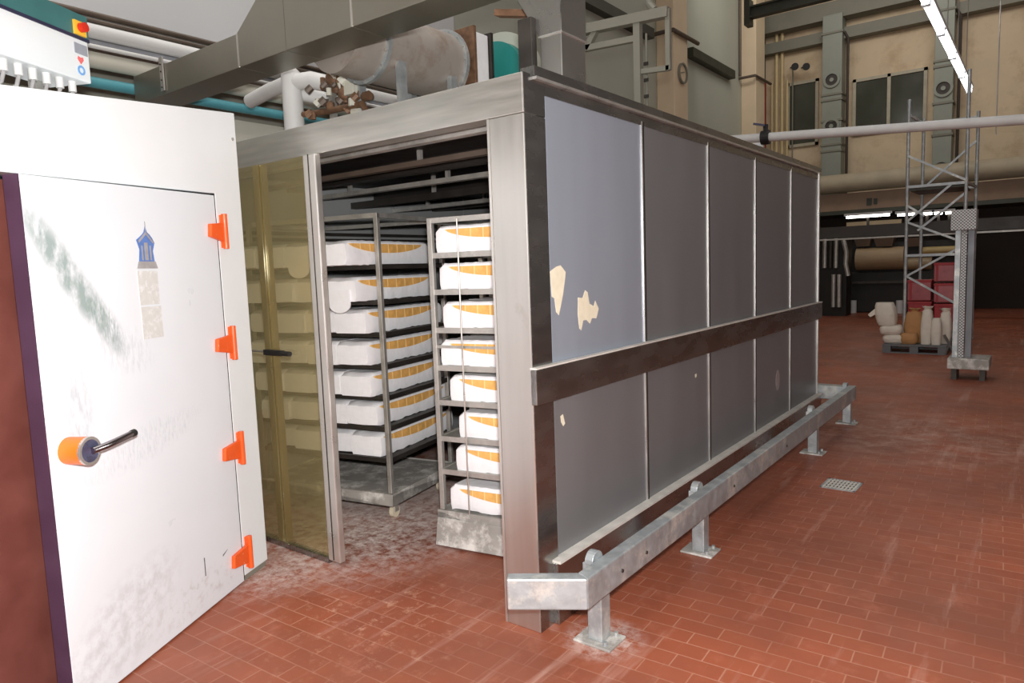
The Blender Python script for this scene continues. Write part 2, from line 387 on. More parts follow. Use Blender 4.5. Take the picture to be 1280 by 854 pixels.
obj('kick_band_lip', MB().box((-.01, PW-.05, .286), (.045, YB+.02, .298)), dusty, ch, label='pale ledge lip with its bright line painted in')
obj('roof', MB().box((XL, .1, H-.05), (-.06, YB, H)), steel_duct, ch)
obj('back_wall', MB().box((XL, YB-.05, 0), (-.05, YB, H-.05)), grey_in, ch)
lw = MB(); 
for k in range(5): lw.box((XL, .1+k*.918, 0), (XL+.045, .1+(k+1)*.918-.012, H-.05))
obj('left_wall', lw, grey_in, ch)
obj('right_lining', MB().box((-.1, PW, 0), (-.055, YB-.05, H-.05)), grey_in, ch)
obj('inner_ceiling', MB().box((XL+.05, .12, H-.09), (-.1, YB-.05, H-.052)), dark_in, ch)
# hanging ducts and rails under the ceiling
def hang(y, x0, x1, z, hh, mt, posts=(), dz=.1):
    o = obj('ceiling_rail', MB().box((x0, y, z-hh/2), (x1, y+.05, z+hh/2)), mt, ch)
    for px in posts: obj('rail_hanger', MB().box((px-.012, y+.01, z+hh/2), (px+.012, y+.035, H-.09)), rack_steel, o)
hang(.20, XL+.05, -.2, 2.255, .045, rack_steel, (-1.6, -.6))
hang(.60, XL+.05, -.2, 2.225, .03, pipe_d, (-2.2, -1.2))
hang(1.0, XL+.05, -.2, 2.175, .03, rack_steel, (-2.3, -1.35, -.9))
hang(1.45, XL+.05, -.2, 2.15, .05, dark_steel, (-1.9, -1.1))
hang(1.9, XL+.05, -.2, 2.13, .03, rack_steel, (-2.4, -1.7))
hang(2.4, XL+.05, -.2, 2.17, .05, dark_steel, (-2.2, -1.4))
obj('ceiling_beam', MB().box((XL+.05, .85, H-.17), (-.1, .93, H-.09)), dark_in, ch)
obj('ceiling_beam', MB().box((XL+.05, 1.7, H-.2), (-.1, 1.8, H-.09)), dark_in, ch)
for z in (1.87, 1.915): obj('wall_rail', MB().box((XL+.05, .2, z-.012), (XL+.09, YB-.1, z+.012)), dark_steel, ch)
# torn adhesive residue on the first panel
def patch(pts, name='adhesive_patch', mt=None, x=-.006, lab=None):
    return obj(name, MB().prism([(x, y, z) for y, z in pts], (.0012, 0, 0)), mt or patchm, ch, label=lab)
patch([(.165,1.58),(.215,1.60),(.25,1.605),(.29,1.575),(.285,1.55),(.265,1.48),(.245,1.43),(.225,1.385),(.205,1.40),(.195,1.46),(.175,1.47)])
patch([(.39,1.455),(.43,1.45),(.455,1.485),(.475,1.475),(.49,1.42),(.53,1.405),(.545,1.43),(.575,1.39),(.55,1.345),(.51,1.35),(.49,1.325),(.46,1.345),(.43,1.345),(.41,1.30),(.395,1.31),(.385,1.38)])
patch([(3.44+.05*math.cos(a), .61+.085*math.sin(a)) for a in [i*math.pi/8 for i in range(16)]], 'worn_spot', mat('faint worn spot', rgb(160,150,148), .6, .2, .15, 30))
patch([(.215,.93),(.235,.935),(.25,.89),(.235,.88),(.22,.90)], 'paint_chip')
patch([(1.74,.90),(1.76,.905),(1.765,.885),(1.745,.88)], 'paint_chip')
# sliding door leaf, pushed to the left
dr = obj('sliding_door', MB().box((-1.415, -.035, .02), (-1.315, .005, HL)), alu, ch, bev=.006, label='bright aluminium edge stile of the sliding door')
obj('door_stile', MB().box((-1.90, -.02, .03), (-1.83, .03, HL)), mat('brassy door stile', rgb(190,172,120), .35, .8, .08, 6), dr)
obj('glass_pane', MB().box((-1.83, -.022, .03), (-1.415, -.016, HL)), amber, dr)
obj('glass_pane', MB().box((-2.5, -.032, .03), (-1.83, -.026, HL)), amber, dr)
obj('bottom_rail', MB().box((-2.5, -.035, .0), (-1.415, .01, .03)), steel_side, dr)
obj('door_latch', MB().box((-1.86, -.06, 1.155), (-1.69, -.035, 1.185)).cyl((-1.70, -.05, 1.17), (-1.62, -.05, 1.17), .014), black, dr)
obj('latch_rod', MB().cyl((-2.1, -.045, 1.172), (-1.86, -.045, 1.172), .006), steel, dr)
obj('stile_groove', MB().box((-1.372, -.0365, .03), (-1.364, -.035, HL)), dark_steel, dr)

# guard rail round the chamber foot
gr = thing('guard_rail', 'galvanised box-section guard rail on short posts along the chamber foot', 'guard rail', (.24, 0, 0))
Z0, Z1 = .232, .362
A = Vector((.305, -.095)); Bp = Vector((.035, -.27)); t2 = (Bp-A).normalized(); n2 = Vector((-t2.y, t2.x))
if n2.y < 0: n2 = -n2
obj('long_rail', MB().hexa([(.305,-.095,Z0),(.305,4.72,Z0),(.24,4.72,Z0),(.24,-.06,Z0),(.305,-.095,Z1),(.305,4.72,Z1),(.24,4.72,Z1),(.24,-.06,Z1)]), galv, gr, True, bev=.006)
obj('corner_rail', MB().hexa([(A.x,A.y,Z0),(.24,-.06,Z0),(Bp.x+n2.x*.06,Bp.y+n2.y*.06,Z0),(Bp.x,Bp.y,Z0),(A.x,A.y,Z1),(.24,-.06,Z1),(Bp.x+n2.x*.06,Bp.y+n2.y*.06,Z1),(Bp.x,Bp.y,Z1)]), galv, gr, True, bev=.006)
obj('end_rail', MB().box((-.6, 4.76, Z0), (.305, 4.88, Z1)), galv, gr, True, bev=.006)
obj('end_rail', MB().box((.24, 4.722, Z0), (.305, 4.76, Z1)), galv, gr, True, bev=.004)
for y in (.10, 1.21, 3.58, 4.98-.16):
    p = obj('post', MB().box((.205, y-.04, .012), (.275, y+.035, Z0)), galv, gr, True, bev=.004)
    hp = MB().box((.19, y-.045, Z0-.02), (.2395, y+.045, Z1-.012)).cyl((.20, y, Z1-.012), (.2395, y, Z1-.012), .045, 20)
    obj('mounting_lug', hp, galv, p, True, bev=.003, label='rounded lug standing above the rail')
    obj('base_plate', MB().box((.15, y-.075, 0), (.33, y+.07, .012)), grime, p, True, bev=.004)
    obj('bolt', MB().cyl((.295, y-.05, .012), (.295, y-.05, .03), .01, 8), galv, p, True)
    obj('bolt', MB().cyl((.295, y+.045, .012), (.295, y+.045, .03), .01, 8), galv, p, True)
for y in (.19, .42, 1.55, 2.6): obj('rail_bolt', MB().cyl((.305, y, .29), (.311, y, .29), .008, 8), dark_steel, gr, True)
dn = thing('floor_drain', 'light metal floor drain grate set in the red tiles', 'floor drain', (.62, 2.81, 0), R(-2))
obj('drain_frame', MB().box((-.115,-.12,-.003),(.115,-.105,.004)).box((-.115,.105,-.003),(.115,.12,.004)).box((-.115,-.12,-.003),(-.1,.12,.004)).box((.1,-.12,-.003),(.115,.12,.004)), galv, dn)
g = MB()
for i in range(9): g.box((-.1+i*.0235, -.105, -.002), (-.1+i*.0235+.013, .105, .005))
for i in range(4): g.box((-.1, -.09+i*.055, -.002), (.1, -.08+i*.055, .004))
obj('grate', g, dusty, dn)
obj('sump', MB().box((-.1,-.105,-.01),(.1,.105,.0015)), dark_steel, dn)

# ------------------------------------------------------------------ racks and proofing troughs
def loft(stations):
    n = len(stations[0]); vs = [p for s_ in stations for p in s_]; fs = []
    for i in range(len(stations)-1):
        for k in range(n): fs.append((i*n+k, i*n+(k+1) % n, (i+1)*n+(k+1) % n, (i+1)*n+k))
    fs += [tuple(range(n))[::-1], tuple((len(stations)-1)*n+k for k in range(n))]
    return MB().add(vs, fs)
def trough_mesh(w_, l_, h_, seed):
    # long cloth-covered trough: length along y, front end at y=0, base z=0
    rn = random.Random(seed); st = []; N_ = 26
    for i in range(N_+1):
        t = i/N_; y = t*l_
        e = min(t, 1-t)/.05; k = 1 if e >= 1 else math.sqrt(max(0, 1-(1-e)**2))
        hh = h_*(.86+.14*k)*(1+rn.uniform(-.012, .012)); ww = w_/2*(.95+.05*k)*(1+rn.uniform(-.012, .012)); lo = rn.uniform(-.006, .003)*(1 if 0 < i < N_ else 3)
        b_ = [(-ww*.92, lo), (-ww, .03), (-ww, hh*.55), (-ww*.97, hh*.93), (-ww*.88, hh), (-ww*.4, hh*1.0), (0, hh*(.97)), (ww*.4, hh*1.0), (ww*.88, hh), (ww*.97, hh*.93), (ww, hh*.55), (ww, .03), (ww*.92, lo), (0, lo*.5)]
        st.append([(x, y, z) for x, z in b_])
    return loft(st)
def lens_mesh(w_, l_, h_, s0, s1, side=1, thick=.004, seg=8, gap=.0):
    mb = MB(); x = side*w_/2*1.008
    for k in range(seg):
        ta, tb = k/seg+gap, (k+1)/seg-gap; pts = []
        ss = [ta+(tb-ta)*j/4 for j in range(5)]
        zb = lambda t: h_*.86 - h_*.36*max(0, 1-(2*t-1)**2)**.7 - .002
        top = [(x, l_*(s0+(s1-s0)*t), h_*.87) for t in ss]; bot = [(x, l_*(s0+(s1-s0)*t), zb(t)) for t in ss[::-1]]
        mb.prism(top+bot, (side*thick, 0, 0))
    return mb
protos = []
def make_trough(w_, l_, h_, seed, s0=.03, s1=.88, flap=False):
    t = obj('proofing_trough', trough_mesh(w_, l_, h_, seed), cloth, smooth=True)
    tag(t, 'x', 'dough trough')
    a = obj('amber_lining_edge', lens_mesh(w_, l_, h_, s0-.01, s1+.01, 1, .002), orange_g, t, label='pale rim of the amber lining')
    obj('amber_lining', lens_mesh(w_, l_, h_, s0, s1, 1, .004, 8, .007), orange_l, t, label='amber lining showing in square segments under the cloth edge')
    if flap:
        pts = []
        obj('cloth_flap', cloth_flap(w_, l_, h_), cloth, t, smooth=True, label='rounded cloth end hanging over the tray')
    return t
def cloth_flap(w_, l_, h_):
    mb = MB(); n = 12; pts = []
    for i in range(n+1):
        a = math.pi*i/n; pts.append((w_*.32*math.cos(a), -.012, -.015-.055*math.sin(a)))
    pts += [(-w_*.32, -.012, h_*.5), (w_*.32, -.012, h_*.5)]
    return mb.prism(pts, (0, .01, 0))

TR = []
ORD = ['top', 'second', 'third', 'fourth', 'fifth', 'sixth', 'seventh', 'lowest']
def rack_frame(t, w_, d_, z0, z1, shelves, tray_h, bars=None, sheet=True, pw=.03):
    for (x, y) in ((0, 0), (w_-pw, 0), (0, d_-pw), (w_-pw, d_-pw)):
        obj('post', MB().box((x, y, z0+tray_h), (x+pw, y+pw, z1)), rack_steel, t, bev=.003)
    tf = MB(); 
    tf.box((0, 0, z1-.03), (w_, .02, z1)).box((0, d_-.02, z1-.03), (w_, d_, z1)).box((0, 0, z1-.03), (.02, d_, z1)).box((w_-.02, 0, z1-.03), (w_, d_, z1))
    obj('top_frame', tf, rack_steel, t, bev=.003)
    for z in shelves:
        s_ = MB().box((.002, .004, z-.03), (w_-.002, .02, z)).box((.002, d_-.02, z-.03), (w_-.002, d_-.004, z)).box((.004, .004, z-.03), (.02, d_-.004, z)).box((w_-.02, .004, z-.03), (w_-.004, d_-.004, z))
        s_.box((.02, .02, z-.012), (w_-.02, d_-.02, z-.006))
        obj('shelf', s_, bars or rack_steel, t)
    tr = MB().box((-.01, -.01, z0), (w_+.01, d_+.01, z0+tray_h-.01))
    tr.box((-.01, -.01, z0), (w_+.01, .0, z0+tray_h)).box((-.01, d_, z0), (w_+.01, d_+.01, z0+tray_h)).box((-.01, -.01, z0), (.0, d_+.01, z0+tray_h)).box((w_, -.01, z0), (w_+.01, d_+.01, z0+tray_h))
    obj('base_tray', tr, grime, t, bev=.003)
    if z0 > .05:
        for (x, y) in ((.06, .1), (w_-.06, .1), (.06, d_-.1), (w_-.06, d_-.1)):
            c = obj('caster', MB().cyl((x-.015, y, .04), (x+.015, y, .04), .04, 18), mat('nylon wheel', rgb(214, 204, 180), .5) if not TR else TR[0], t)
            TR.append(c.data.materials[0])
            obj('caster_fork', MB().box((x-.022, y-.02, .04), (x-.016, y+.02, z0)).box((x+.016, y-.02, .04), (x+.022, y+.02, z0)), rack_steel, c)

# rack 1: inside the doorway on the left
a1 = R(11.5)
W1, D1 = 1.10, .78
o1 = Vector((-1.57, .60, 0)) - Vector((math.cos(a1), math.sin(a1), 0))*W1
r1 = thing('proofing_rack', 'wide steel rack behind the sliding glass door, seven loaded shelves above a bare base tray', 'rack', o1, a1, 'proofing racks in the chamber')
SH1 = [1.655, 1.432, 1.228, 1.025, .825, .625, .42]
rack_frame(r1, W1, D1, .11, 1.97, SH1, .08, bars=dark_steel)
TW, TL, TH = .255, .90, .148
prot = [make_trough(TW, TL, TH, 11+k) for k in range(2)] + [make_trough(TW, TL, TH, 21, flap=True)]
M1 = Matrix.Translation(o1) @ Matrix.Rotation(a1, 4, 'Z')
xs_lab = ['far left', 'second from the left', 'second from the right', 'right-hand']
used = set()
def put(proto, M, x, y, z, rz, label, group, sx=1):
    if id(proto) in used: t = copy_tree(proto)
    else: t = proto; used.add(id(proto))
    p = M @ Vector((x, y, z)); t.location = p; t.rotation_euler = (0, 0, rz)
    t['label'] = label; t['category'] = 'dough trough'; t['group'] = group
    return t
off1 = [-.21, -.15, -.06, -.07, -.05, 0, .03]
for i, z in enumerate(SH1):
    for j in range(4):
        x = .035+TW/2 + j*(W1-.11-TW)/3
        pr = prot[(i+j) % 2]
        if i == 1 and j == 3: pr = prot[2]
        if i == 0 and j == 2: pr = prot[2]
        yy = off1[i] + random.uniform(-.008, .008) + (0 if j == 3 else random.uniform(-.01, .02))
        extra = {(1,3): ', cloth end hanging'}.get((i,j), '')
        put(pr, M1, x, yy, z, a1+R(random.uniform(-.5, .5)), 'white cloth-covered trough, %s on %s shelf of the left rack%s' % (xs_lab[j], ORD[i], extra), 'cloth-covered troughs on the wide left rack')

# rack 2: right of the doorway, partly behind the corner post
a2 = R(9.5)
o2 = Vector((-1.055, .50, 0))
r2 = thing('proofing_rack', 'narrow light steel rack beside the corner post, with bin base and vertical front rod', 'rack', o2, a2, 'proofing racks in the chamber')
SH2 = [1.70, 1.495, 1.28, 1.065, .865, .655, .46, .225]
W2, D2 = .80, .58
rack_frame(r2, W2, D2, .012, 1.895, SH2[:-1], .205, bars=rack_steel)
obj('retaining_rod', MB().cyl((.205, -.008, .215), (.205, -.008, 1.88), .005, 8), alu, r2)
obj('tray_runner', MB().box((.0, .003, 1.165), (W2, .015, 1.18)).box((.004, .004, 1.165), (.016, D2, 1.18)), rack_steel, r2)
obj('bin_front', MB().hexa([(-.02,-.035,.012),(W2+.02,-.035,.012),(W2+.02,-.01,.012),(-.02,-.01,.012),(-.01,-.018,.175),(W2+.01,-.018,.175),(W2+.01,-.01,.175),(-.01,-.01,.175)]), grime, r2, bev=.004)
M2 = Matrix.Translation(o2) @ Matrix.Rotation(a2, 4, 'Z')
prot2 = [make_trough(.265, .76, .145, 31+k, .10, .93) for k in range(2)]
offs = [.03, .045, .055, .03, .08, .13, .10, .05, .05]
hs = [1, 1, 1, .85, 1, 1, .95, 1]
lensend = {}
for i, z in enumerate(SH2):
    for j in range(2):
        # trough length along local +x of the rack; its lined side faces the doorway
        x = .015 + (offs[i] if j == 0 else .03); y = .145+j*.275
        p = prot2[(i+j) % 2]
        t = put(p, M2, min(x, W2-.76+.12), y, z, a2-R(90), 'white cloth-covered trough, %s on the %s level of the narrow rack by the post' % ('front' if j == 0 else 'rear', ORD[i]), 'cloth-covered troughs on the narrow rack')
        # run from right to left so that the lining faces the front
        t.rotation_euler = (0, 0, a2-R(90)); t.location = M2 @ Vector((x, y, z))

# rack 3: deeper in the chamber
a3 = R(8); o3 = Vector((-1.62, 1.72, 0))
r3 = thing('proofing_rack', 'steel proofing rack standing deepest in the chamber behind the narrow rack', 'rack', o3, a3, 'proofing racks in the chamber')
SH3 = [1.70, 1.49, 1.28, 1.07, .86, .65, .44]
rack_frame(r3, .85, .75, .11, 1.93, SH3, .08, bars=rack_steel)
M3 = Matrix.Translation(o3) @ Matrix.Rotation(a3, 4, 'Z')
for i, z in enumerate(SH3):
    if i == 6: continue
    for j in range(3):
        put(prot[j % 2], M3, .03+TW/2+j*.264, -.01, z, a3, 'white cloth-covered trough, %s on the %s shelf of the deepest rack' % (['left', 'middle', 'right'][j], ORD[i]), 'cloth-covered troughs on the deepest rack')

# ------------------------------------------------------------------ white cold cabinet at the left
aC = math.atan2(-.914, .407)
cb = thing('white_cabinet', 'tall white insulated cabinet with an orange-hinged door, left of the steel chamber', 'cold cabinet', (-1.607, -.437, 0), aC)
SX0, SX1, DEP = -.225, 1.75, 1.7
ztop = lambda s: 2.43-.128*s
def slab(s0, s1, y0, y1, zb, zt=None, mb=None):
    mb = mb or MB()
    z0_, z1_ = (zt, zt) if zt else (ztop(s0), ztop(s1))
    return mb.hexa([(s0,y0,zb),(s1,y0,zb),(s1,y1,zb),(s0,y1,zb),(s0,y0,z0_),(s1,y0,z1_),(s1,y1,z1_),(s0,y1,z0_)])
zh = lambda s: 2.015-.03*s
front = MB().prism([(SX0,0,.03),(-.012,0,.03),(-.012,0,zh(0)+.01),(1.45,0,zh(1.45)+.01),(1.45,0,.03),(SX1,0,.03),(SX1,0,ztop(SX1)),(SX0,0,ztop(SX0))], (0,-.1,0))
obj('front_frame', front, white_p, cb, bev=.004)
shell = MB()
slab(SX0, -.06, -DEP, -.1, .03, mb=shell)
slab(1.5, SX1, -DEP, -.1, .03, mb=shell)
slab(-.06, 1.5, -DEP, -DEP+.1, .03, mb=shell)
shell.hexa([(-.06,-DEP+.1,2.2),(1.5,-DEP+.1,2.1),(1.5,-.1,2.1),(-.06,-.1,2.2),(-.06,-DEP+.1,ztop(-.06)),(1.5,-DEP+.1,ztop(1.5)),(1.5,-.1,ztop(1.5)),(-.06,-.1,ztop(-.06))])
obj('cabinet_body', shell, white_p, cb)
obj('plinth', MB().box((SX0+.01, -DEP, 0), (-.02, -.008, .03)), greydust, cb)
obj('door_gap_shade', MB().box((-.012, -.05, .01), (0.001, -.002, zh(0)+.01)).box((-.012,-.05,zh(0)),(1.45,-.02,zh(0)+.012)), black, cb)  # added black strip, so the door gap looks shaded
obj('door_frame_post', MB().box((1.06, -.14, .002), (1.32, -.07, zh(1.3))), mat('brown frame paint', rgb(104, 56, 48), .6, 0, .15, 6), cb, label='dark brown inner frame post')
drr = obj('cabinet_door', MB().hexa([(0,-.055,.008),(1.135,-.055,.008),(1.135,0,.008),(0,0,.008),(0,-.055,zh(0)),(1.135,-.055,zh(1.135)),(1.135,0,zh(1.135)),(0,0,zh(0))]), doorm, cb, bev=.004, loc=(0, 0.004, 0), rotz=R(3.2))
obj('edge_trim', MB().box((1.1345, -.056, .008), (1.142, .001, 1.98)), mat('dark purple edge trim', rgb(70, 44, 66), .6), drr)
obj('door_gasket', MB().box((.03, -.075, .03), (1.11, -.056, 1.95)), mat('purple brown gasket', rgb(96, 62, 84), .6), drr)
for k, (s0, zc) in enumerate(((.075, 1.835), (.092, 1.268), (.105, .715), (.10, .15))):
    hg = obj('hinge', MB().prism([(-.028, 0, zc-.05), (-.028, 0, zc+.045), (s0, 0, zc+.035), (s0+.008, 0, zc-.028)], (0, .022, 0)), orange, drr, bev=.004)
    kn = MB().cyl((-.04, .02, zc-.085), (-.04, .02, zc+.09), .0145, 16)
    kn.box((-.058, -.004, zc-.08), (-.03, .012, zc+.085))
    obj('hinge_knuckle', kn, orange, hg, bev=.002)
    for dz in (-.075, .078): obj('screw', MB().cyl((-.052, .013, zc+dz), (-.052, .019, zc+dz), .007, 8), rack_steel, hg)
hk = obj('handle_boss', MB().cyl((1.045, 0, .992), (1.045, .085, .992), .05, 28, .052), mat('orange handle plastic', rgb(255, 120, 30), .35, 0, .03, 5), drr, smooth=True, label='round orange handle boss')
obj('boss_cap', MB().cyl((1.045, .0851, .992), (1.045, .092, .992), .043, 24), mat('blue grey metal cap', rgb(120, 125, 160), .3, .8, .2, 30), hk, smooth=True)
obj('boss_ring', MB().ring((1.045, .087, .992), (0,1,0), .052, .042, .012), alu, hk, smooth=True)
obj('handle_bar', MB().tube([(1.045, .10, .992), (.99, .112, .997), (.94, .115, 1.002), (.86, .115, 1.01)], .0135, 14), mat('polished handle steel', rgb(150,145,150), .2, 1, .05, 8), hk, smooth=True)
obj('handle_tip', MB().cyl((.862, .115, 1.01), (.842, .115, 1.012), .0145, 14), black, hk)
# sticker: blue pavilion-like emblem over a grey foot, worn label below
em = MB().prism([(.585,.001,1.675),(.575,.001,1.735),(.59,.001,1.775),(.565,.001,1.79),(.55,.001,1.80),(.54,.001,1.81),(.53,.001,1.835),(.52,.001,1.81),(.505,.001,1.80),(.49,.001,1.785),(.478,.001,1.765),(.492,.001,1.73),(.485,.001,1.675)][::-1], (0, .0015, 0))
obj('emblem', em, blue, drr, label='blue pavilion-shaped emblem sticker')
e2 = MB().prism([(.588,.0027,1.685),(.600,.0027,1.655),(.470,.0027,1.655),(.482,.0027,1.685)][::-1], (0, .001, 0))
e2.box((.524,.0027,1.69),(.545,.0037,1.765)); e2.box((.528,.0027,1.80),(.532,.0037,1.855))
e2.prism([(.578,.0027,1.772),(.530,.0027,1.812),(.484,.0027,1.768),(.489,.0027,1.762),(.530,.0027,1.800),(.574,.0027,1.764)][::-1], (0,.001,0))
for xx in (.560, .508): e2.box((xx-.004,.0027,1.69),(xx+.004,.0037,1.752))
obj('emblem_outline', e2, greyprint, drr, label='grey lines and foot of the emblem')
obj('worn_label', MB().box((.475, .0005, 1.50), (.60, .002, 1.645)).box((.47, .0005, 1.355), (.598, .002, 1.492)), labelm, drr)
for (s_, z_, w_, h_) in ((.16, .07, .012, .10), (.18, .02, .01, .03), (.25, .52-.1, .004, .003)):
    pass
obj('scratch', MB().box((.315, .0004, .18), (.321, .0012, .27)).prism([(.17,.0004,.222),(.125,.0004,.235),(.17,.0004,.214)], (0,.001,0)), mat('dark scratch', rgb(90,90,90), .6), drr)
obj('screw_head', MB().cyl((-.19, 0, 2.32), (-.19, .005, 2.32), .008, 10), rack_steel, cb)

# control box above the cabinet
MC = wm(cb)
d62 = (0.45687532, -0.88953074)
ctl = thing('control_box', 'white switch cabinet with yellow emergency stop, above the white cabinet', 'control box', (-1.607-.8895*.35+d62[0]*.33, -.437-.4569*.35+d62[1]*.33, 2.50), math.atan2(d62[1], d62[0]))
# local x runs to the left in the picture
obj('housing', MB().box((0, -.22, 0), (.62, 0, .29)), white_p, ctl, bev=.006)
obj('lid_band', MB().box((-.002, -.2, .19), (.62, .004, .29)), bandm, ctl, label='blue-green band along the housing')
obj('navy_strip', MB().box((-.003, -.2, .178), (.62, .006, .192)), navy, ctl)
es = obj('emergency_plate', MB().box((.02, .004, .195), (.085, .014, .255)), yellow, ctl)
obj('emergency_button', MB().cyl((.052, .014, .228), (.052, .04, .228), .02, 20), red, es, smooth=True)
obj('rating_plate', MB().box((.012, 0, .115), (.085, .003, .16)), mat('grey metal plate', rgb(170,176,186), .4, .3), ctl)
obj('heart_sticker', MB().prism([(.055,.0,.072),(.072,.0,.092),(.068,.0,.104),(.055,.0,.1),(.042,.0,.104),(.038,.0,.092)], (0,.003,0)), mat('pink red sticker', rgb(230,110,110), .5), ctl)
obj('round_sticker', MB().ring((.056, .0015, .045), (0,1,0), .021, .012, .003, 24), mat('pale blue sticker', rgb(120,170,225), .5), ctl)
for i in range(7):
    gl = obj('cable_gland', MB().cyl((.06+i*.07, -.05, -.045), (.06+i*.07, -.05, .0), .016, 12), pipe_w, ctl, smooth=True)
    obj('cable', MB().tube([(.06+i*.07, -.05, -.045), (.065+i*.07, -.06, -.085), (.08+i*.07, -.10, -.115)], .008, 8), greyprint, gl, smooth=True)
obj('mounting_foot', MB().box((.1, -.2, -.11), (.14, -.16, 0)).box((.5, -.2, -.11), (.54, -.16, 0)), rack_steel, ctl)

# ------------------------------------------------------------------ pipes running beside the chamber (along y)
def long_pipe(name, label, zc, r, mt, x=-4.3, y0=-3, y1=9, group=None, cat='pipe'):
    o = obj(name, MB().cyl((x, y0, zc), (x, y1, zc), r, 24), mt, smooth=True)
    return tag(o, label, cat, group)
long_pipe('lagged_pipe', 'uppermost thick white lagged pipe running beneath the light grey duct', 3.515, .055, pipe_w, -4.15)
long_pipe('lagged_pipe', 'slim grey pipe just under the uppermost white lagged pipe', 3.435, .026, mat('grey pipe', rgb(150,152,158), .45, .1), -4.17)
long_pipe('cable_tray', 'thin white conduit between grey pipe and thick beige pipe', 3.395, .017, pipe_w, -4.12, cat='conduit')
long_pipe('lagged_pipe', 'thick beige pipe just above the turquoise pipe', 3.315, .062, pipe_b, -4.2)
long_pipe('painted_pipe', 'turquoise painted pipe passing behind the white cabinet and the duct', 3.145, .042, teal_p, -4.2)
long_pipe('steel_pipe', 'upper brown steel pipe along the edge of the grey duct', 3.66, .022, pipe_d, -4.2)
long_pipe('steel_pipe', 'lower brown steel pipe right above the white lagged pipe', 3.60, .014, pipe_d, -4.16)
tag(obj('wall_trunking', MB().box((-4.5, -3, 2.84), (-4.3, 9, 3.06)), pipe_b, bev=.01), 'beige boxed trunking below the turquoise pipe', 'trunking')
tag(obj('wall_trunking', MB().box((-4.6, -3, 2.50), (-4.35, 9, 2.78)), lightgrey, bev=.01), 'pale boxed trunking lowest beside the chamber roof', 'trunking')
tag(obj('air_duct', MB().box((-5.6, -3, 3.69), (-4.35, 4.6, 6.0)), lightgrey, bev=.02), 'big plain light grey duct box high up at the left', 'duct')

# exhaust duct across the chamber roof (along x)
ed = thing('exhaust_duct', 'stainless rectangular exhaust duct crossing over the chamber front and widening to the right', 'duct', (-1.5, .42, 2.94))
y0, y1, zb = .30, .56, 2.942
obj('low_section', MB().box((-3.86, y0, zb), (-2.452, y1, 3.15)), steel_duct, ed, True, bev=.003)
tp = MB().hexa([(-2.448,y0,zb),(-2.448,y1,zb),(-1.95,y1,zb),(-1.95,y0,zb),(-2.448,y0,3.155),(-2.448,y1,3.155),(-1.95,y1,3.48),(-1.95,y0,3.48)])
obj('taper_section', tp, steel_duct, ed, True, bev=.003)
obj('tall_section', MB().box((-1.948, y0, zb), (-1.352, y1, 3.48)), steel_duct, ed, True, bev=.003)
obj('tall_section', MB().box((-1.348, y0, zb), (-.35, y1, 3.48)), steel_duct, ed, True, bev=.003)
obj('seam_strip', MB().box((-2.456, y0-.004, zb), (-2.444, y0, 3.152)), alu, ed, True)
obj('seam_strip', MB().box((-1.356, y0-.004, zb), (-1.344, y0, 3.48)), alu, ed, True)
bk = MB().box((-3.44, y0-.012, 2.965), (-3.39, y0-.002, 3.20))
obj('hanger_bracket', bk, alu, ed, True, bev=.002)
for z in (2.99, 3.04, 3.1, 3.15): obj('bracket_screw', MB().cyl((-3.415, y0-.012, z), (-3.415, y0-.018, z), .006, 8), dark_steel, ed, True)
ep = [onY(602, -2, .3), onY(643, 10, .3)]
obj('end_flange', MB().bar((-.5, .5, 2.86), (-.26, .5, 2.80), .05, .03), rust, ed, True)
# vertical duct standing on the roof corner
vd = thing('vent_stack', 'square stainless vent stack rising from the chamber roof corner', 'duct', (-.06, .42, 2.4))
obj('lower_section', MB().box((-.112, .30, 2.391), (.0, .50, 2.612)), steel_v, vd, True, bev=.003)
obj('upper_section', MB().hexa([(-.116,.296,2.616),(.004,.296,2.616),(.004,.504,2.616),(-.116,.504,2.616),(-.225,.296,2.80),(.004,.296,2.80),(.004,.504,2.80),(-.225,.504,2.80)]).box((-.225,.296,2.8),(.004,.504,3.9)), steel_v, vd, True, bev=.003)
obj('seam_strip', MB().box((-.118, .293, 2.610), (.008, .508, 2.616)), alu, vd, True)
tag(obj('damper_plate', MB().box((-.205, .26, 2.392), (-.13, .30, 2.70)), dark_steel, bev=.003), 'dark upright steel plate left of the vent stack', 'plate')

# burner drum on the roof
dm = thing('air_heater_drum', 'dusty cylindrical air heater drum lying on the chamber roof', 'heater drum', (-1.9, 1.2, 2.4))
dxx, cz, rr = -1.9, 3.1, .235
dst = mat('dusty drum steel', rgb(176,168,160), .5, .4, .1, 3, dirt=rgb(150,128,110), dscale=4, dlo=.5, dhi=.75)
obj('drum_shell', MB().cyl((dxx, .62, cz), (dxx, 1.66, cz), rr, 48), dst, dm, True, smooth=True)
for y in (.87, 1.62):
    f = obj('flange_ring', MB().ring((dxx, y, cz), (0,1,0), rr+.025, rr-.005, .03, 48), galv, dm, True, smooth=True)
    for k in range(16):
        a = k*math.pi/8; obj('bolt', MB().cyl((dxx+math.cos(a)*(rr+.013), y-.016, cz+math.sin(a)*(rr+.013)), (dxx+math.cos(a)*(rr+.013), y-.026, cz+math.sin(a)*(rr+.013)), .006, 6), rack_steel, f, True)
sf = obj('square_flange', MB().box((-2.18, 1.69, 2.82), (-1.64, 1.72, 3.36)), rust, dm, True, bev=.003)
obj('drum_neck', MB().cyl((dxx, 1.66, cz), (dxx, 1.69, cz), .2, 32), dst, dm, True)
obj('white_joint', MB().box((-2.15, 1.72, 2.85), (-1.66, 1.88, 3.33)), cloth, dm, True, bev=.01, label='white fabric joint between the square flanges')
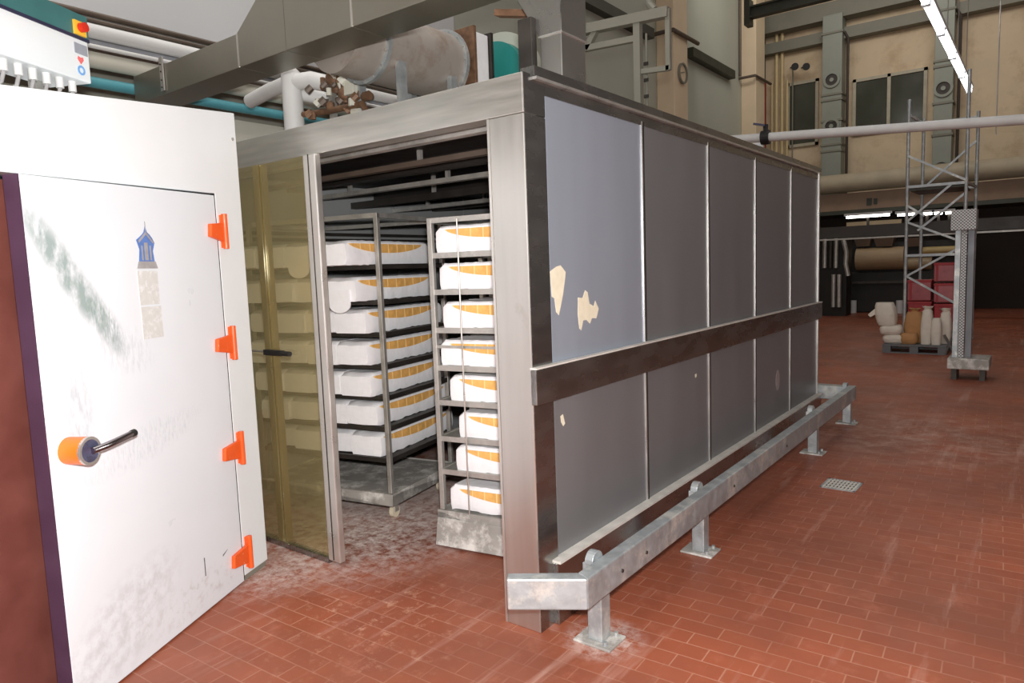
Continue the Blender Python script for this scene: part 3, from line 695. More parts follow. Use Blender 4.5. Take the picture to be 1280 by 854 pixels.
obj('square_flange', MB().box((-2.18, 1.88, 2.82), (-1.635, 1.91, 3.35)), dark_steel, dm, True, bev=.003)
for y in (1.0, 1.5):
    obj('drum_leg', MB().box((-1.72, y-.03, 2.39), (-1.68, y+.03, 2.97)), galv, dm, True)
    obj('drum_leg', MB().box((-2.12, y-.03, 2.39), (-2.08, y+.03, 2.97)), galv, dm, True)
tf_ = thing('round_fan_housing', 'round teal fan housing with pale rim right of the heater drum', 'fan', (-1.76, 2.1, 2.4))
obj('fan_disc', MB().cyl((-1.76, 2.05, 3.06), (-1.76, 2.2, 3.06), .285, 48), teal_d, tf_, True, smooth=True)
obj('fan_rim', MB().ring((-1.76, 2.16, 3.06), (0,1,0), .37, .287, .08, 48), wallgrey, tf_, True, smooth=True)
obj('fan_foot', MB().box((-2.0, 2.07, 2.39), (-1.52, 2.2, 2.74)), wallgrey, tf_, True)

# white pipework and valves on the roof
vp = thing('vent_pipe', 'white vertical pipe with a side branch standing on the chamber roof', 'pipe', (-2.87, 1.0, 2.4))
obj('riser', MB().cyl((-2.87, 1.0, 2.39), (-2.87, 1.0, 3.09), .075, 28), pipe_w, vp, True, smooth=True)
obj('riser_cap', MB().sphere((-2.87, 1.0, 3.09), .075, 24, 12), pipe_w, vp, True, smooth=True)
obj('side_branch', MB().tube([(-3.5, 1.05, 3.03), (-3.2, 1.02, 3.05), (-2.9, 1.0, 3.06)], .055, 20), pipe_w, vp, True, smooth=True)
obj('side_branch', MB().tube([(-2.87, 1.0, 3.05), (-2.70, 1.05, 3.05), (-2.55, 1.2, 3.0)], .062, 20), pipe_w, vp, True, smooth=True)
obj('side_branch', MB().tube([(-2.87, 1.05, 2.98), (-2.72, 1.2, 2.94), (-2.55, 1.3, 2.93)], .05, 20), pipe_w, vp, True, smooth=True)
gv = thing('gas_valve_train', 'rusty gas valve train with small pipes left of the heater drum', 'valve', (-2.5, 1.0, 2.4))
rv = random.Random(3)
obj('valve_body', MB().sphere((-2.42, 1.05, 3.0), .075, 16, 10).cyl((-2.42,1.05,2.9),(-2.42,1.05,3.14),.035), rust, gv, True, smooth=True)
obj('valve_body', MB().sphere((-2.26, 1.0, 2.86), .055, 16, 10).cyl((-2.26,1.0,2.80),(-2.26,1.0,2.96),.03), rust, gv, True, smooth=True)
obj('hand_wheel', MB().ring((-2.42, 1.05, 3.15), (0,.3,1), .06, .045, .012, 24).bar((-2.47,1.05,3.15),(-2.37,1.05,3.15),.01,.01), pipe_d, gv, True, smooth=True)
obj('gas_pipe', MB().tube([(-2.65,1.1,2.88),(-2.4,1.05,2.85),(-2.2,1.0,2.82),(-2.0,1.0,2.80)], .028, 12), pipe_d, gv, True, smooth=True)
obj('gas_pipe', MB().tube([(-2.75,1.0,2.80),(-2.4,.95,2.76),(-2.0,.92,2.74),(-1.9,.9,2.6),(-1.9,.9,2.4)], .022, 12), rust, gv, True, smooth=True)
obj('gas_pipe', MB().tube([(-2.5,.95,3.12),(-2.38,.95,3.1),(-2.33,.98,3.0),(-2.3,1.0,2.9)], .016, 10), pipe_b, gv, True, smooth=True)
for k in range(34):
    x = rv.uniform(-2.6, -2.0); z = rv.uniform(2.72, 3.05) if x < -2.2 else rv.uniform(2.7, 2.85)
    a = rv.choice([(.05,0,0),(0,0,.05),(.03,.02,.03)])
    yv = rv.uniform(.9, 1.05); obj('fitting', MB().cyl((x,yv,z),(x+a[0],yv+a[1],z+a[2]), rv.uniform(.018,.034), 8), rv.choice([rust, rust, pipe_d, rust, pipe_b]), gv, True)
obj('solenoid', MB().box((-2.2,.93,2.83),(-2.1,1.0,2.93)), pipe_b, gv, True, bev=.005)
obj('train_stand', MB().box((-2.45,1.0,2.39),(-2.41,1.04,2.9)), rack_steel, gv, True)

# roof frame right of the stack
rf = thing('steel_support_frame', 'grey green steel support frame standing above the middle of the chamber roof', 'support frame', (-1.0, 3.6, 2.42))
yf = 3.2
def P(px, py, y=yf): return onY(px, py, y)
zr = 2.392
pl_ = P(797, 128)
obj('upright', MB().bar((P(797,28).x, yf, P(797,28).z), (P(797,28).x, yf, zr), .06, .06), greydust, rf, True)
obj('top_beam', MB().bar(P(700,44), P(836,15), .08, .08), greydust, rf, True)
obj('lower_beam', MB().bar(P(700,67), P(797,48), .05, .05), greydust, rf, True)
obj('brace', MB().bar(P(733,62), P(745,38), .05, .05), greydust, rf, True)
obj('drop_post', MB().bar((P(835,15).x, yf, P(835,12).z), (P(835,15).x, yf, P(835,88).z), .04, .04), greydust, rf, True)
obj('cross_tie', MB().bar(P(800,90), P(837,85), .04, .04), greydust, rf, True)
obj('clamp', MB().tube([P(808,-6), P(812,5), P(818,12)], .03, 8), greydust, rf, True)
obj('base_plate', MB().box((P(797,28).x-.1, yf-.1, zr-.001), (P(797,28).x+.1, yf+.1, zr+.012)), greydust, rf, True)
x_ = onY(808, 60, 3.5).x
cg = thing('pull_cord', 'beaded dark cable hanging beside the support frame', 'cable', (x_, 3.5, 2.4))
obj('cord', MB().cyl((x_, 3.5, 2.39), (x_, 3.5, P(808, 42, 3.5).z), .01, 8), greydust, cg, True)
for k in range(7): obj('cable_clip', MB().box((x_-.022, 3.48, 2.5+k*.14), (x_+.022, 3.5-.01, 2.53+k*.14)), dark_steel, cg, True)
# disc on the first pilaster
pc = onX(853, 92, WX+.47)
dsc = thing('round_wall_dial', 'round cream dial fixed to the first pilaster', 'dial', (WX+.45, pc.y, pc.z))
obj('dial_rim', MB().ring((WX+.48, pc.y, pc.z), (1,0,0), .24, .2, .06, 32), greydust, dsc, True, smooth=True)
obj('dial_face', MB().cyl((WX+.452, pc.y, pc.z), (WX+.47, pc.y, pc.z), .2, 32), cream_p, dsc, True)
obj('dial_hand', MB().bar((WX+.475, pc.y-.1, pc.z), (WX+.475, pc.y+.1, pc.z+.05), .02, .02), greydust, dsc, True)

# ------------------------------------------------------------------ far wall: windows, ducts, beams
def rect(px0, py0, px1, py1, Y):
    a, b = onY(px0, py0, Y), onY(px1, py1, Y); return a.x, b.x, min(a.z, b.z), max(a.z, b.z)
def wbox(px0, py0, px1, py1, Y, dep, mb=None):
    x0, x1, z0, z1 = rect(px0, py0, px1, py1, Y); return (mb or MB()).box((x0, Y-dep, z0), (x1, Y, z1))
Yw = YF-.001
w1 = thing('window_1', None, None, (onY(1115, 160, Yw).x, Yw, onY(1115, 160, Yw).z)); w1['kind'] = 'structure'
x0, x1, z0, z1 = rect(1066, 158, 1160, 84, Yw)
def window(t, x0, x1, z0, z1, nm):
    fw = .09
    fr = MB().box((x0, Yw-.08, z0), (x0+fw, Yw, z1)).box((x1-fw, Yw-.08, z0), (x1, Yw, z1)).box((x0, Yw-.08, z1-fw), (x1, Yw, z1)).box((x0, Yw-.08, z0), (x1, Yw, z0+fw))
    n = 2 if nm > 1 else 1
    for k in range(1, n): fr.box((x0+(x1-x0)*k/n-fw/2, Yw-.08, z0), (x0+(x1-x0)*k/n+fw/2, Yw, z1))
    obj('window_frame', fr, mat('pale window frame', rgb(176,168,148), .5), t, True)
    obj('window_pane', MB().box((x0+.02, Yw-.04, z0+.02), (x1-.02, Yw-.02, z1-.02)), glassdark, t, True)
window(w1, x0, x1, z0-.3, z1, 2)
w2 = thing('window_2', None, None, (onY(1005, 160, Yw).x, Yw, onY(1005, 160, Yw).z)); w2['kind'] = 'structure'
x0, x1, z0, z1 = rect(984, 162, 1024, 98, Yw)
window(w2, x0, x1, z0-.6, z1, 1)
# concrete lintel bands high on the far wall
for i, (a, b_, h0, h1, dep, mt) in enumerate((((958, 72), (1210, 30), 0, .32, .35, greydust), ((958, 48), (1210, 6), .0, .5, .5, greydust))):
    p, q = onY(*a, YF), onY(*b_, YF)
    struct('trim_%d' % (5+i), MB().box((WX, YF-dep, p.z), (9, YF, p.z+h1)), mt)
p, q = onY(935, 17, 15.5), onY(1068, -6, 15.5)
cb_ = thing('crane_beam', 'dark green crane beam under the roof at the far end', 'beam', (p.x, 15.5, p.z))
obj('beam', MB().box((p.x, 15.4, p.z-.14), (p.x+6, 15.6, p.z-.10)).box((p.x, 15.4, p.z+.10), (p.x+6, 15.6, p.z+.14)).box((p.x, 15.47, p.z-.12), (p.x+6, 15.53, p.z+.12)), darkbeam, cb_, True)
obj('end_bracket', MB().box((p.x-.05, 15.35, p.z-.3), (p.x+.08, 15.65, p.z+.3)), darkbeam, cb_, True)
def shaft(pxl, pxr, pyt, pyb, fans, label):
    Y = YF-.06; x0, x1, z0, z1 = rect(pxl, pyb, pxr, pyt, Y)
    t = thing('ventilation_shaft', label, 'ventilation shaft', ((x0+x1)/2, Y, z0), group='grey ventilation shafts on the far wall')
    mt = mat('grey shaft paint', rgb(142, 146, 136), .5, .1, .06, 3)
    edges = [z1] + [onY((pxl+pxr)/2, py, Y-.5).z for py in fans['seams']] + [z0]
    for a, b_ in zip(edges, edges[1:]): obj('shaft_section', MB().box((x0, Y-.5, b_+.01), (x1, Y, a-.01)), mt, t, True, bev=.01)
    for py in fans['seams']:
        z = onY((pxl+pxr)/2, py, Y-.5).z; obj('collar', MB().box((x0-.03, Y-.53, z-.03), (x1+.03, Y, z+.03)), greydust, t, True)
    for py in fans['fans']:
        z = onY((pxl+pxr)/2, py, Y-.5).z; x = (x0+x1)/2
        f = obj('fan_ring', MB().ring((x, Y-.52, z), (0,1,0), .24, .17, .06, 28), mt, t, True, smooth=True)
        obj('fan_disc', MB().cyl((x, Y-.51, z), (x, Y-.5, z), .2, 24), dark_steel, f, True)
        obj('fan_hub', MB().cyl((x, Y-.54, z), (x, Y-.51, z), .06, 16), mt, f, True)
    sd = MB().tube([(x1+.02, Y-.3, edges[1]), (x1+.12, Y-.3, edges[1]-.2), (x1+.12, Y-.3, z0+.4), (x1+.02, Y-.3, z0+.2)], .04, 8)
    obj('side_cable', sd, cablem, t, True, smooth=True)
    return t
shaft(1031, 1058, 20, 262, {'seams': [40, 117, 124, 150, 180, 188, 240], 'fans': [99, 157]}, 'grey ventilation shaft with round fans, between the two windows of the far wall')
shaft(1167, 1197, -4, 230, {'seams': [12, 75, 82, 128, 168, 205], 'fans': [110, 210]}, 'grey ventilation shaft with round fans, behind the scaffold tower')
def vpipe(name, label, cat, px, pyt, pyb, r, mt, Y=YF-.15, group=None):
    a = onY(px, pyt, Y); b_ = onY(px, pyb, Y)
    return tag(obj(name, MB().cyl((a.x, Y, b_.z), (a.x, Y, a.z), r, 10), mt, smooth=True), label, cat, group)
vpipe('wall_pipe', 'left pale yellow vertical pipe on the far wall', 'pipe', 971, 24, 300, .05, yelpipe, group='pale yellow pipes on the far wall')
vpipe('wall_pipe', 'middle pale yellow vertical pipe, shorter, on the far wall', 'pipe', 978, 24, 300, .05, yelpipe, group='pale yellow pipes on the far wall')
vpipe('wall_pipe', 'pale yellow vertical pipe nearest the narrow window', 'pipe', 984, 100, 300, .04, yelpipe, group='pale yellow pipes on the far wall')
vpipe('wall_pipe', 'thin pale pipe left of the yellow pair', 'pipe', 965, 104, 300, .03, yelpipe, group='pale yellow pipes on the far wall')
vpipe('wall_pipe', 'thin grey pipe running down from the two dark spotlights', 'pipe', 991, 82, 200, .02, greydust)
lad = thing('cable_ladder', 'dark and red cable ladder climbing the corner of the far wall', 'cable ladder', (onY(950, 170, YF-.2).x, YF-.2, 3.5))
xa, xb = onY(946, 110, YF-.2).x, onY(955, 110, YF-.2).x; zt, zm, zb_ = onY(950, 42, YF-.2).z, onY(950, 105, YF-.2).z, onY(950, 260, YF-.2).z
obj('rail', MB().box((xa-.02, YF-.2, zb_), (xa+.02, YF-.15, zt)), cablem, lad, True)
obj('rail', MB().box((xb-.03, YF-.2, zm), (xb+.03, YF-.14, zt)), cablem, lad, True)
obj('red_riser', MB().box((xb-.05, YF-.22, zb_), (xb+.05, YF-.13, zm)), redpipe, lad, True, label='red pipe')
for k in range(18):
    z = zb_+(zt-zb_)*(k+.5)/18; obj('rung', MB().box((xa, YF-.19, z-.02), (xb, YF-.16, z+.02)), redpipe if z < zm+.3 else cablem, lad, True)
# spotlights
for k, px in enumerate((993, 1007)):
    p = onY(px, 83, YF-.4)
    t = thing('spotlight', ['left', 'right'][k]+' dark spotlight on the far wall above the narrow window', 'spotlight', p, group='small dark spotlights')
    obj('arm', MB().tube([p+Vector((-.22, .38, .08)), p+Vector((-.1, .2, .05)), p], .02, 8), cablem, t, True)
    obj('lamp_head', MB().cyl(p+Vector((0, .05, 0)), p+Vector((.06, -.16, -.05)), .07, 16, .11), black, t, True)
# brown pipes round pilaster 2
q = onX(930, 95, WX+.5)
bp_ = thing('pilaster_pipe', 'thin dark brown pipe bending round the second pilaster', 'pipe', (WX+.5, q.y, q.z))
pa = onY(925, -6, onX(945, 95, WX+.5).y-.06)
yy0 = onX(945, 95, WX+.5).y-.06
obj('drop', MB().tube([onY(925, -6, yy0), (onY(925, -6, yy0).x, yy0, onY(925, 95, yy0).z)], .04, 8), pipe_d, bp_, True)
obj('wrap', MB().tube([(WX+.02, yy0, onY(925,98,yy0).z), (WX+.5, yy0, onY(925,98,yy0).z), (WX+.52, yy0+1.4, onY(925,98,yy0).z)], .04, 8), pipe_d, bp_, True)
yy1 = onX(843, 40, WX+.5).y-.06
bp2 = thing('pilaster_pipe', 'thin grey brown pipe bending round the first pilaster', 'pipe', (WX+.5, yy1, 7))
zz = onY(830, 40, yy1).z
obj('wrap', MB().tube([(WX+.02, yy1, zz), (WX+.5, yy1, zz), (WX+.52, yy1+1.4, zz)], .05, 8), pipe_d, bp2, True)

# long white pipe hanging across the hall
Yp = 9.0
pa, pb = onY(925, 174, Yp), onY(1300, 148, Yp)
pa = pa + (pb-pa)*((WX-pa.x)/(pb.x-pa.x)); 
lp = thing('overhead_pipe', 'long pale grey pipe hanging across the aisle with a black valve', 'pipe', pa)
obj('pipe_run', MB().cyl(pa, pb, .068, 24), pipe_w, lp, True, smooth=True)
v = onY(957, 172, Yp)
obj('butterfly_valve', MB().cyl(v-Vector((.06, 0, 0)), v+Vector((.06, 0, 0)), .11, 20).box(v+Vector((-.03, -.03, .08)), v+Vector((.03, .03, .2))), black, lp, True, label='black butterfly valve')
obj('valve_lever', MB().bar(v+Vector((0, -.05, .18)), v+Vector((-.16, -.1, .22)), .03, .03), mat('blue lever', rgb(60,60,90), .4), lp, True)
obj('pipe_end_tag', MB().box(onY(946,182,Yp)-Vector((.1,.02,.04)), onY(946,182,Yp)+Vector((.1,.02,.04))), white_p, lp, True)
for px in (1245,):
    c = onY(px, 168, Yp); obj('hanger', MB().cyl(c, (c.x, c.y, 11), .008, 6), rack_steel, lp, True)

# mezzanine edge and everything under it
Ym = 19.6
x0, x1, z0, z1 = rect(1020, 238, 1230, 213, Ym)
za = onY(1075, 238, Ym).z; zc_ = onY(1075, 214, Ym).z
tag(obj('lagged_duct', MB().cyl((-4.0, Ym+.3, (za+zc_)/2), (6, Ym+.3, (za+zc_)/2), (zc_-za)/2, 24), mat('dusty beige lagging', rgb(168,156,134), .6, 0, .12, 2), smooth=True), 'thick dusty beige lagged duct above the dark passage', 'duct')
zt2 = onY(1075, 262, Ym).z
mz = MB().box((WX, Ym-.1, onY(1075, 267, Ym).z), (9, Ym+.0, zt2)).box((WX, Ym, onY(1075, 267, Ym).z), (9, YF, zt2-.1))
struct('trim_7', mz, darkbeam)
struct('trim_8', MB().box((WX, Ym+.4, zt2), (9, Ym+.5, za-.02)), mat('pinkish brown fascia', rgb(150, 124, 104), .7, 0, .12, 3))
lg = thing('wall_mark', 'small dark square mark on the fascia under the beige duct', 'sign', onY(1090, 252, Ym+.39))
c = onY(1090, 252, Ym+.39)
obj('mark_block', MB().box((c.x-.14, c.y-.01, c.z-.1), (c.x+.0, c.y, c.z+.1)).box((c.x+.04, c.y-.01, c.z-.08), (c.x+.14, c.y, c.z+.08)), darkbeam, lg, True)
fm = emit('fluorescent tube glow', (1, .95, .85, 1), 9)
Yl = 17.35
for k, (a, b_) in enumerate(((1058, 1112), (1122, 1143), (1152, 1165), (1168, 1178), (1182, 1191))):
    p, q = onY(a, 272-(a-1058)*.045, Yl), onY(b_, 272-(b_-1058)*.045, Yl)
    t = thing('tube_lamp', ['longest lit tube lamp under the mezzanine, at the left', 'lit tube lamp behind the left scaffold upright', 'short lit tube lamp, middle one behind the scaffold', 'short lit tube lamp, second from the right', 'short lit tube lamp at the right end of the row'][k], 'lamp', ((p.x+q.x)/2, Yl, p.z), group='tube lamps under the mezzanine')
    obj('tube', MB().cyl((p.x, Yl, p.z), (q.x, Yl, p.z), .03, 10), fm, t, True)
    obj('lamp_body', MB().box((p.x-.05, Yl-.04, p.z+.035), (q.x+.05, Yl+.04, p.z+.09)), lightgrey, t, True)
    obj('lamp_bracket', MB().box(((p.x+q.x)/2-.03, Yl+.04, onY(1075, 282, 17.2).z), ((p.x+q.x)/2+.03, Yl+.06, p.z+.09)), dark_steel, t, True)
# lower back wall, colour darkened for the shade under the mezzanine
struct('baseboard_back', MB().box((WX, YF-.06, 0), (9, YF-.002, onY(1075, 268, YF).z)), mat('shade dark lower wall', rgb(52, 44, 38), .8, 0, .3, 1.5))
# conveyor gantry beam
p0 = onY(1020, 293, 17.2); 
gb = thing('conveyor_gantry', 'dark horizontal conveyor gantry crossing behind the chamber end', 'conveyor', (p0.x, 17.2, 0))
zg0, zg1 = onY(1075, 296, 17.2).z, onY(1075, 282, 17.2).z
obj('gantry_beam', MB().box((-4.5, 17.2, zg0), (6, 17.5, zg1)), mat('dark grey gantry', rgb(66,62,58), .5, .2, .15, 3), gb, True)
obj('gantry_ledge', MB().box((-4.5, 17.1, zg0-.06), (6, 17.2, zg0-.02)), rack_steel, gb, True)
for x in (-3.6, 2.6): obj('gantry_leg', MB().box((x, 17.25, 0), (x+.15, 17.4, zg0)), dark_steel, gb, True)
# machine with rollers
mc = thing('dough_machine', 'dark bakery machine with beige curved covers in the shade at the back', 'machine', (-1.9, 19.3, 0))
Ymc = 18.8
def mp(px, py): return onY(px, py, Ymc)
obj('machine_body', MB().box((mp(1045,380).x, Ymc+.5, .0), (mp(1200,380).x, Ymc+1.6, mp(1100,340).z)), blackm, mc, True, bev=.03)
obj('machine_body', MB().box((mp(1050,380).x, Ymc+.7, mp(1100,340).z), (mp(1200,380).x, Ymc+1.6, mp(1100,303).z)), blackm, mc, True)
for (a, b_, t_, bt, mt) in ((1066, 1127, 309, 338, mat('beige cover', rgb(158,134,104), .5, 0, .1, 3)), (1126, 1162, 322, 338, mat('beige side cover', rgb(150,130,100), .5, 0, .1, 3)), (1150, 1192, 308, 318, mat('yellowish cover', rgb(180,156,104), .5, 0, .1, 3))):
    x0, x1 = mp(a, 320).x, mp(b_, 320).x; z0, z1 = mp((a+b_)/2, bt).z, mp((a+b_)/2, t_).z
    obj('curved_cover', MB().cyl((x0, Ymc+.55, (z0+z1)/2), (x1, Ymc+.55, (z0+z1)/2), (z1-z0)/2, 24), mt, mc, True, smooth=True)
for a, b_ in ((1064, 1086), (1089, 1115), (1128, 1150)):
    x0, x1 = mp(a, 300).x, mp(b_, 300).x; z0, z1 = mp((a+b_)/2, 308).z, mp((a+b_)/2, 297).z
    obj('hopper', MB().hexa([(x0+.06,Ymc+.4,z0),(x1-.06,Ymc+.4,z0),(x1-.06,Ymc+.69,z0),(x0+.06,Ymc+.69,z0),(x0,Ymc+.3,z1),(x1,Ymc+.3,z1),(x1,Ymc+.69,z1),(x0,Ymc+.69,z1)]), mat('dull brown steel', rgb(120,104,90), .5, .3, .1, 4), mc, True)
obj('upper_guard', MB().box((mp(1052,280).x, Ymc+.6, mp(1090,293).z), (mp(1122,280).x, Ymc+.7, mp(1090,275).z)), mat('pale guard sheet', rgb(176,156,124), .5, 0, .1, 3), mc, True)
obj('front_rail', MB().box((mp(1062,353).x, Ymc+.3, mp(1090,355).z), (mp(1128,353).x, Ymc+.5, mp(1090,352).z)), dark_steel, mc, True)
for px in (1063, 1122):
    c = mp(px, 375); obj('machine_foot', MB().cyl((c.x, Ymc+.35, 0), (c.x, Ymc+.35, .35), .09, 14), lightgrey, mc, True)
cy_ = thing('roller_bank', 'upright shiny rollers and hose beside the chamber end', 'machine', (mp(1042, 380).x, 18, 0))
Yr = 17.9
for k, px in enumerate((1031, 1038, 1045)):
    c = onY(px, 310, Yr); obj('roller', MB().cyl((c.x, Yr, onY(px, 335, Yr).z), (c.x, Yr, onY(px, 298, Yr).z), .055, 16), dark_steel if k % 2 else rack_steel, cy_, True, smooth=True)
for k, px in enumerate((1043, 1050)):
    c = onY(px, 310, Yr); obj('roller', MB().cyl((c.x, Yr-.05, 0.25), (c.x, Yr-.05, onY(px, 343, Yr).z), .055, 16), rack_steel, cy_, True, smooth=True)
c = onY(1030, 350, Yr); e_ = onY(1057, 350, Yr)
obj('roller_frame', MB().box((c.x-.3, Yr+.1, 0), (e_.x, Yr+.7, onY(1040, 298, Yr).z)), blackm, cy_, True)
obj('hose', MB().tube([onY(1054, 300, Yr), onY(1058, 315, Yr), onY(1057, 330, Yr), onY(1060, 345, Yr)], .06, 10), rack_steel, cy_, True, smooth=True)

# ------------------------------------------------------------------ scaffold tower, crates, pallet of sacks, mast
sc = thing('scaffold_tower', 'galvanised scaffold tower with diagonal braces at the right', 'scaffold', (.15, 12.3, 0))
xl, xr, yn, yfk = -.27, .60, 11.8, 13.0
Zt = 4.26
def up(x, y, zt): obj('upright', MB().cyl((x, y, 0), (x, y, zt), .028, 12), galv, sc, True, smooth=True)
up(xl, yn, Zt); up(xr, yn, 4.6); up(-.19, yfk, 4.1); up(.66, yfk, 4.1)
for z in (1.57, 2.765): obj('ledger', MB().bar((xl, yn, z), (xr, yn, z), .045, .045), galv, sc, True); 
for z in (1.57, 2.765, 4.0): obj('ledger', MB().bar((xl, yn, z), (-.19, yfk, z), .04, .04), galv, sc, True); obj('ledger', MB().bar((-.19, yfk, z), (.66, yfk, z), .04, .04), galv, sc, True)
obj('ledger', MB().bar((xr, yn, 2.765), (.66, yfk, 2.765), .04, .04), galv, sc, True)
for (a, b_) in (((xl, yn, 2.16), (xr-.2, yn, 2.765)), ((-.10, yn+.03, 2.0), (xr, yn+.03, 2.6)), ((xl, yn, 2.16), (xr, yn+.02, 1.76)), ((xl, yn, 2.45), (-.0, yn+.02, 2.25)), ((xl, yn+.03, 1.2), (xr, yn+.03, 1.72)), ((xl, yn, 1.22), (xr, yn, .66)), ((xl, yn-.03, 3.3), (xr, yn-.03, 2.80)), ((-.19, yfk, 2.8), (.66, yfk, 3.6))):
    obj('diagonal_brace', MB().bar(a, b_, .035, .035), galv, sc, True)
obj('platform', MB().box((xl+.03, yn+.03, 2.70), (xr-.03, yfk-.03, 2.74)), darkbeam, sc, True)

def crate(px0, py0, px1, py1, Y, mt, label, name='wrapped_carton_stack', grp='red wrapped cartons behind the sacks'):
    a, b_ = onY(px0, py1, Y), onY(px1, py0, Y); z0 = max(a.z, .0)
    t = thing(name, label, 'carton', ((a.x+b_.x)/2, Y, z0), group=grp)
    obj('carton_body', MB().box((a.x, Y, z0), (b_.x, Y+.45, b_.z-.03)), mt, t, True, bev=.015)
    obj('carton_lid', MB().box((a.x-.008, Y-.008, b_.z-.045), (b_.x+.008, Y+.458, b_.z)), redm, t, True, bev=.006)
    obj('red_strap', MB().box((a.x+.03, Y-.006, z0), (a.x+.07, Y, b_.z-.03)), redm, t, True)
    return t
Yc = 12.25
crate(1134, 350, 1164, 376, Yc, pinkm, 'upper pink-red carton behind the left scaffold upright')
crate(1134, 377, 1164, 412, Yc, redm, 'lower red carton behind the brown sack')
crate(1167, 328, 1198, 352, Yc-.02, pinkm, 'topmost pink-red carton of the right stack')
crate(1167, 354, 1198, 378, Yc-.02, pinkm, 'middle pink-red carton of the right stack')
crate(1167, 380, 1198, 404, Yc-.02, redm, 'lowest pink-red carton of the right stack')
tag(obj('carton_pallet', MB().box((-.38, Yc-.05, .0), (.62, Yc+.6, .07)).box((-.38, Yc-.05, .11), (.62, Yc+.6, .15)).box((-.38,Yc-.05,.07),(-.26,Yc+.6,.11)).box((.06,Yc-.05,.07),(.18,Yc+.6,.11)).box((.5,Yc-.05,.07),(.62,Yc+.6,.11)).box((-.35, Yc, .15), (.59, Yc+.5, onY(1180, 405, Yc).z-.003 if False else .155)), palm), 'dark pallet under the red cartons', 'pallet')
pt = thing('plastic_pallet', 'grey pallet under the white and brown sacks', 'pallet', (.06, 10.7, 0))
xp0, xp1, yp0, yp1 = -.38, .52, 10.38, 11.15
obj('deck', MB().box((xp0, yp0, .115), (xp1, yp1, .145)), palm, pt, True, bev=.004)
obj('bottom_board', MB().box((xp0, yp0, 0), (xp1, yp0+.1, .02)), palm, pt, True); obj('bottom_board', MB().box((xp0, yp1-.1, 0), (xp1, yp1, .02)), palm, pt, True)
for x in (xp0, (xp0+xp1)/2-.06, xp1-.12):
    for y in (yp0, yp1-.12): obj('block', MB().box((x, y, .02), (x+.12, y+.12, .115)), palm, pt, True)
def sack(name, label, cx, cy_, z, w_, d_, h_, mt, tilt=0, upright=False, seed=1, neck=False, rz=0):
    rn = random.Random(seed); st = []; n = 20; K = 9
    for i in range(K+1):
        t = i/K; z_ = t*h_
        if upright: k = .86+.14*math.sin(math.pi*min(1, t*1.1)); k *= 1 if t < .85 else (1-(t-.85)*1.2)
        else: k = .80+.20*math.sin(math.pi*t)**.6
        ringp = []
        for j in range(n):
            a = 2*math.pi*j/n; c_, s_ = math.cos(a), math.sin(a)
            e = .55; x = math.copysign(abs(c_)**e, c_)*w_/2*k; y = math.copysign(abs(s_)**e, s_)*d_/2*k
            q = 1+rn.uniform(-.025, .025)
            ringp.append((x*q+tilt*z_, y*q, z_ + (rn.uniform(-.008, .008) if 0 < i < K else 0)))
        st.append(ringp)
    t = thing(name, label, 'sack', (cx, cy_, z), rz, 'sacks on the grey pallet')
    obj('sack_body', loft(st), mt, t, smooth=True)
    if neck:
        nk = []
        for i, (zz_, r_) in enumerate(((h_*.95, .075), (h_+.01, .055), (h_+.04, .07), (h_+.06, .08))):
            nk.append([(tilt*h_+r_*math.cos(2*math.pi*j/12)*(1+rn.uniform(-.2,.2)), r_*math.sin(2*math.pi*j/12), zz_+rn.uniform(-.01,.01)) for j in range(12)])
        obj('sack_neck', loft(nk), mt, t, smooth=True, label='gathered crumpled sack mouth')
    else:
        obj('seam', MB().box((-w_*.36+tilt*h_*.5, -d_*.5*.98-.004, h_*.48), (w_*.36+tilt*h_*.5, -d_*.45, h_*.5)), mt, t)
    return t
sack('flour_sack', 'white sack lying lowest in the left pile on the pallet', -.24, 10.62, .146, .34, .38, .145, sackw, seed=1)
sack('flour_sack', 'white sack in the middle of the left pile on the pallet', -.29, 10.60, .292, .34, .36, .15, sackw, seed=2, rz=.08)
sack('flour_sack', 'bulging white sack on top of the left pile, mouth hanging left', -.345, 10.58, .443, .31, .34, .37, sackw, tilt=-.12, seed=3)
tag(obj('sack_flap', MB().add([(-.50,10.5,.74),(-.62,10.46,.62),(-.58,10.44,.58),(-.48,10.47,.64),(-.50,10.56,.74),(-.62,10.52,.62),(-.58,10.50,.58),(-.48,10.53,.64)],[(0,1,2,3),(7,6,5,4),(0,4,5,1),(1,5,6,2),(2,6,7,3),(3,7,4,0)]), sackw), None, None)
fp = bpy.data.objects['sack_flap']; tops = [o for o in bpy.data.objects if o.get('label', '').startswith('bulging white sack')][0]
fp.parent = tops; 
for v_ in fp.data.vertices: v_.co = wm(tops).inverted() @ v_.co
sack('kraft_sack', 'crumpled brown paper sack standing between the white sacks', .02, 10.8, .146, .30, .28, .50, sackb, upright=True, seed=4, neck=True)
sack('kraft_sack', 'low brown paper sack slumped at the front of the pallet', -.02, 10.56, .146, .26, .26, .17, sackb, seed=8)
sack('flour_sack', 'tall upright white sack right beside the brown sack', .215, 10.6, .146, .17, .24, .55, sackw, upright=True, seed=5, neck=True, tilt=.02)
sack('flour_sack', 'upright white sack at the right end, shorter twin', .36, 10.56, .146, .15, .22, .42, sackw, upright=True, seed=6, neck=False)
sack('flour_sack', 'rearmost upright white sack with crumpled top, at the right end', .46, 10.78, .146, .17, .22, .50, sackw, upright=True, seed=7, neck=True)

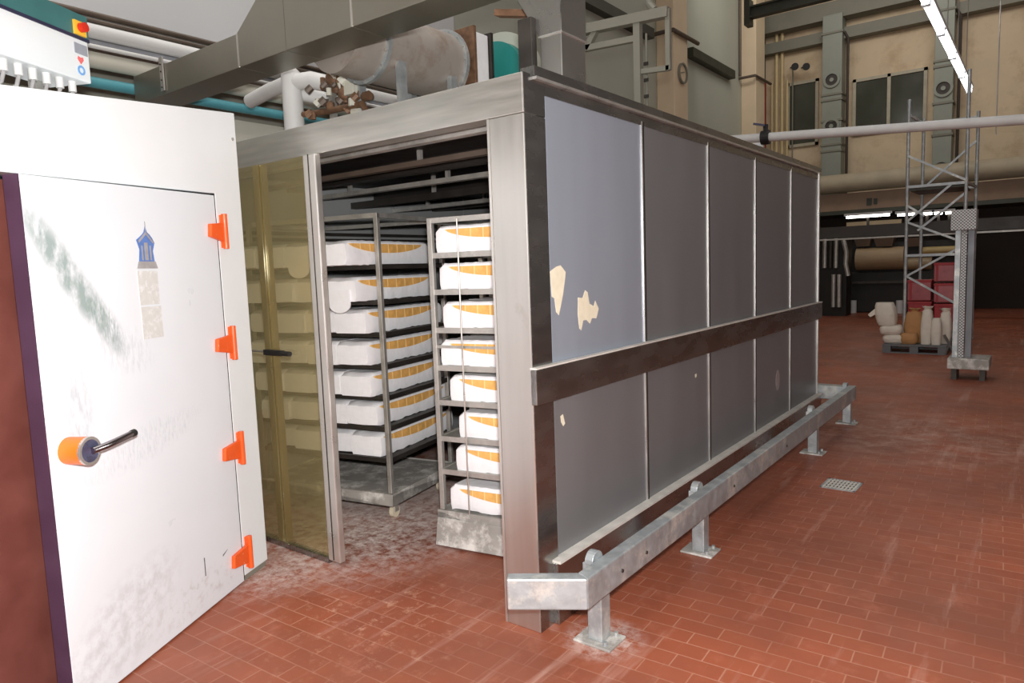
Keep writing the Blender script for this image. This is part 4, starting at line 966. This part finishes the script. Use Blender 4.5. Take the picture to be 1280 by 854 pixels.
ms_ = thing('lift_mast', 'grey machine mast with a perforated guard box and toothed column at the right edge', 'machine', (.98, 8.1, 0))
obj('mast_base', MB().box((.76, 7.9, .14), (1.2, 8.4, .275)), grime, ms_, True, bev=.01)
for x in (.80, 1.1): obj('base_leg', MB().box((x, 7.95, 0), (x+.06, 8.3, .14)), dark_steel, ms_, True)
obj('mast_column', MB().box((.80, 8.0, .275), (.86, 8.06, 1.87)), galv, ms_, True, bev=.003)
obj('mast_column', MB().box((.93, 8.05, .275), (1.0, 8.16, 1.87)), mat('mid grey column', rgb(120,122,126), .5, .3, .06, 4), ms_, True, bev=.003)
chk = bpy.data.materials.new('toothed strip check'); chk.use_nodes = True
nt = chk.node_tree; b_ = nt.nodes['Principled BSDF']; c_ = nt.nodes.new('ShaderNodeTexChecker'); c_.inputs['Scale'].default_value = 55
tc_ = nt.nodes.new('ShaderNodeTexCoord'); nt.links.new(tc_.outputs['Object'], c_.inputs[0]); c_.inputs[1].default_value = rgb(200,200,198); c_.inputs[2].default_value = rgb(96,98,100); nt.links.new(c_.outputs[0], b_.inputs['Base Color']); b_.inputs['Roughness'].default_value = .5
obj('toothed_strip', MB().box((.865, 7.985, .28), (.925, 8.03, 1.86)), chk, ms_, True)
obj('guard_box', MB().box((.755, 7.92, 1.87), (1.02, 8.2, 2.12)), chk, ms_, True, bev=.004)
obj('side_arm', MB().bar((.70, 8.1, .55), (.82, 8.1, .32), .03, .03).bar((.72, 8.1, .30), (.82, 8.1, .62), .02, .02), dark_steel, ms_, True)

# ------------------------------------------------------------------ row of bright batten lamps overhead
fm2 = emit('bright tube glow', (.93, .95, 1, 1), 5)
xL, zL = .35, 4.86
for k in range(5):
    ya = 7.0+k*1.62
    t = thing('batten_lamp', ['nearest', 'second nearest', 'middle', 'second farthest', 'farthest'][k]+' bright batten lamp of the overhead row at top right', 'lamp', (xL, ya+.78, zL), group='bright batten lamps in the overhead row')
    obj('tube', MB().cyl((xL, ya, zL), (xL, ya+1.5, zL), .05, 14), fm2, t, True, smooth=True)
    obj('lamp_housing', MB().box((xL-.07, ya-.03, zL+.045), (xL+.07, ya+1.55, zL+.11)), white_p, t, True, bev=.005)
    for dy in (-.02, 1.505): obj('lamp_holder', MB().box((xL-.05, ya+dy, zL-.05), (xL+.05, ya+dy+.015, zL+.05)), white_p, t, True)
    obj('hanger', MB().cyl((xL, ya+.75, zL+.11), (xL, ya+.75, 11), .008, 6), rack_steel, t, True)
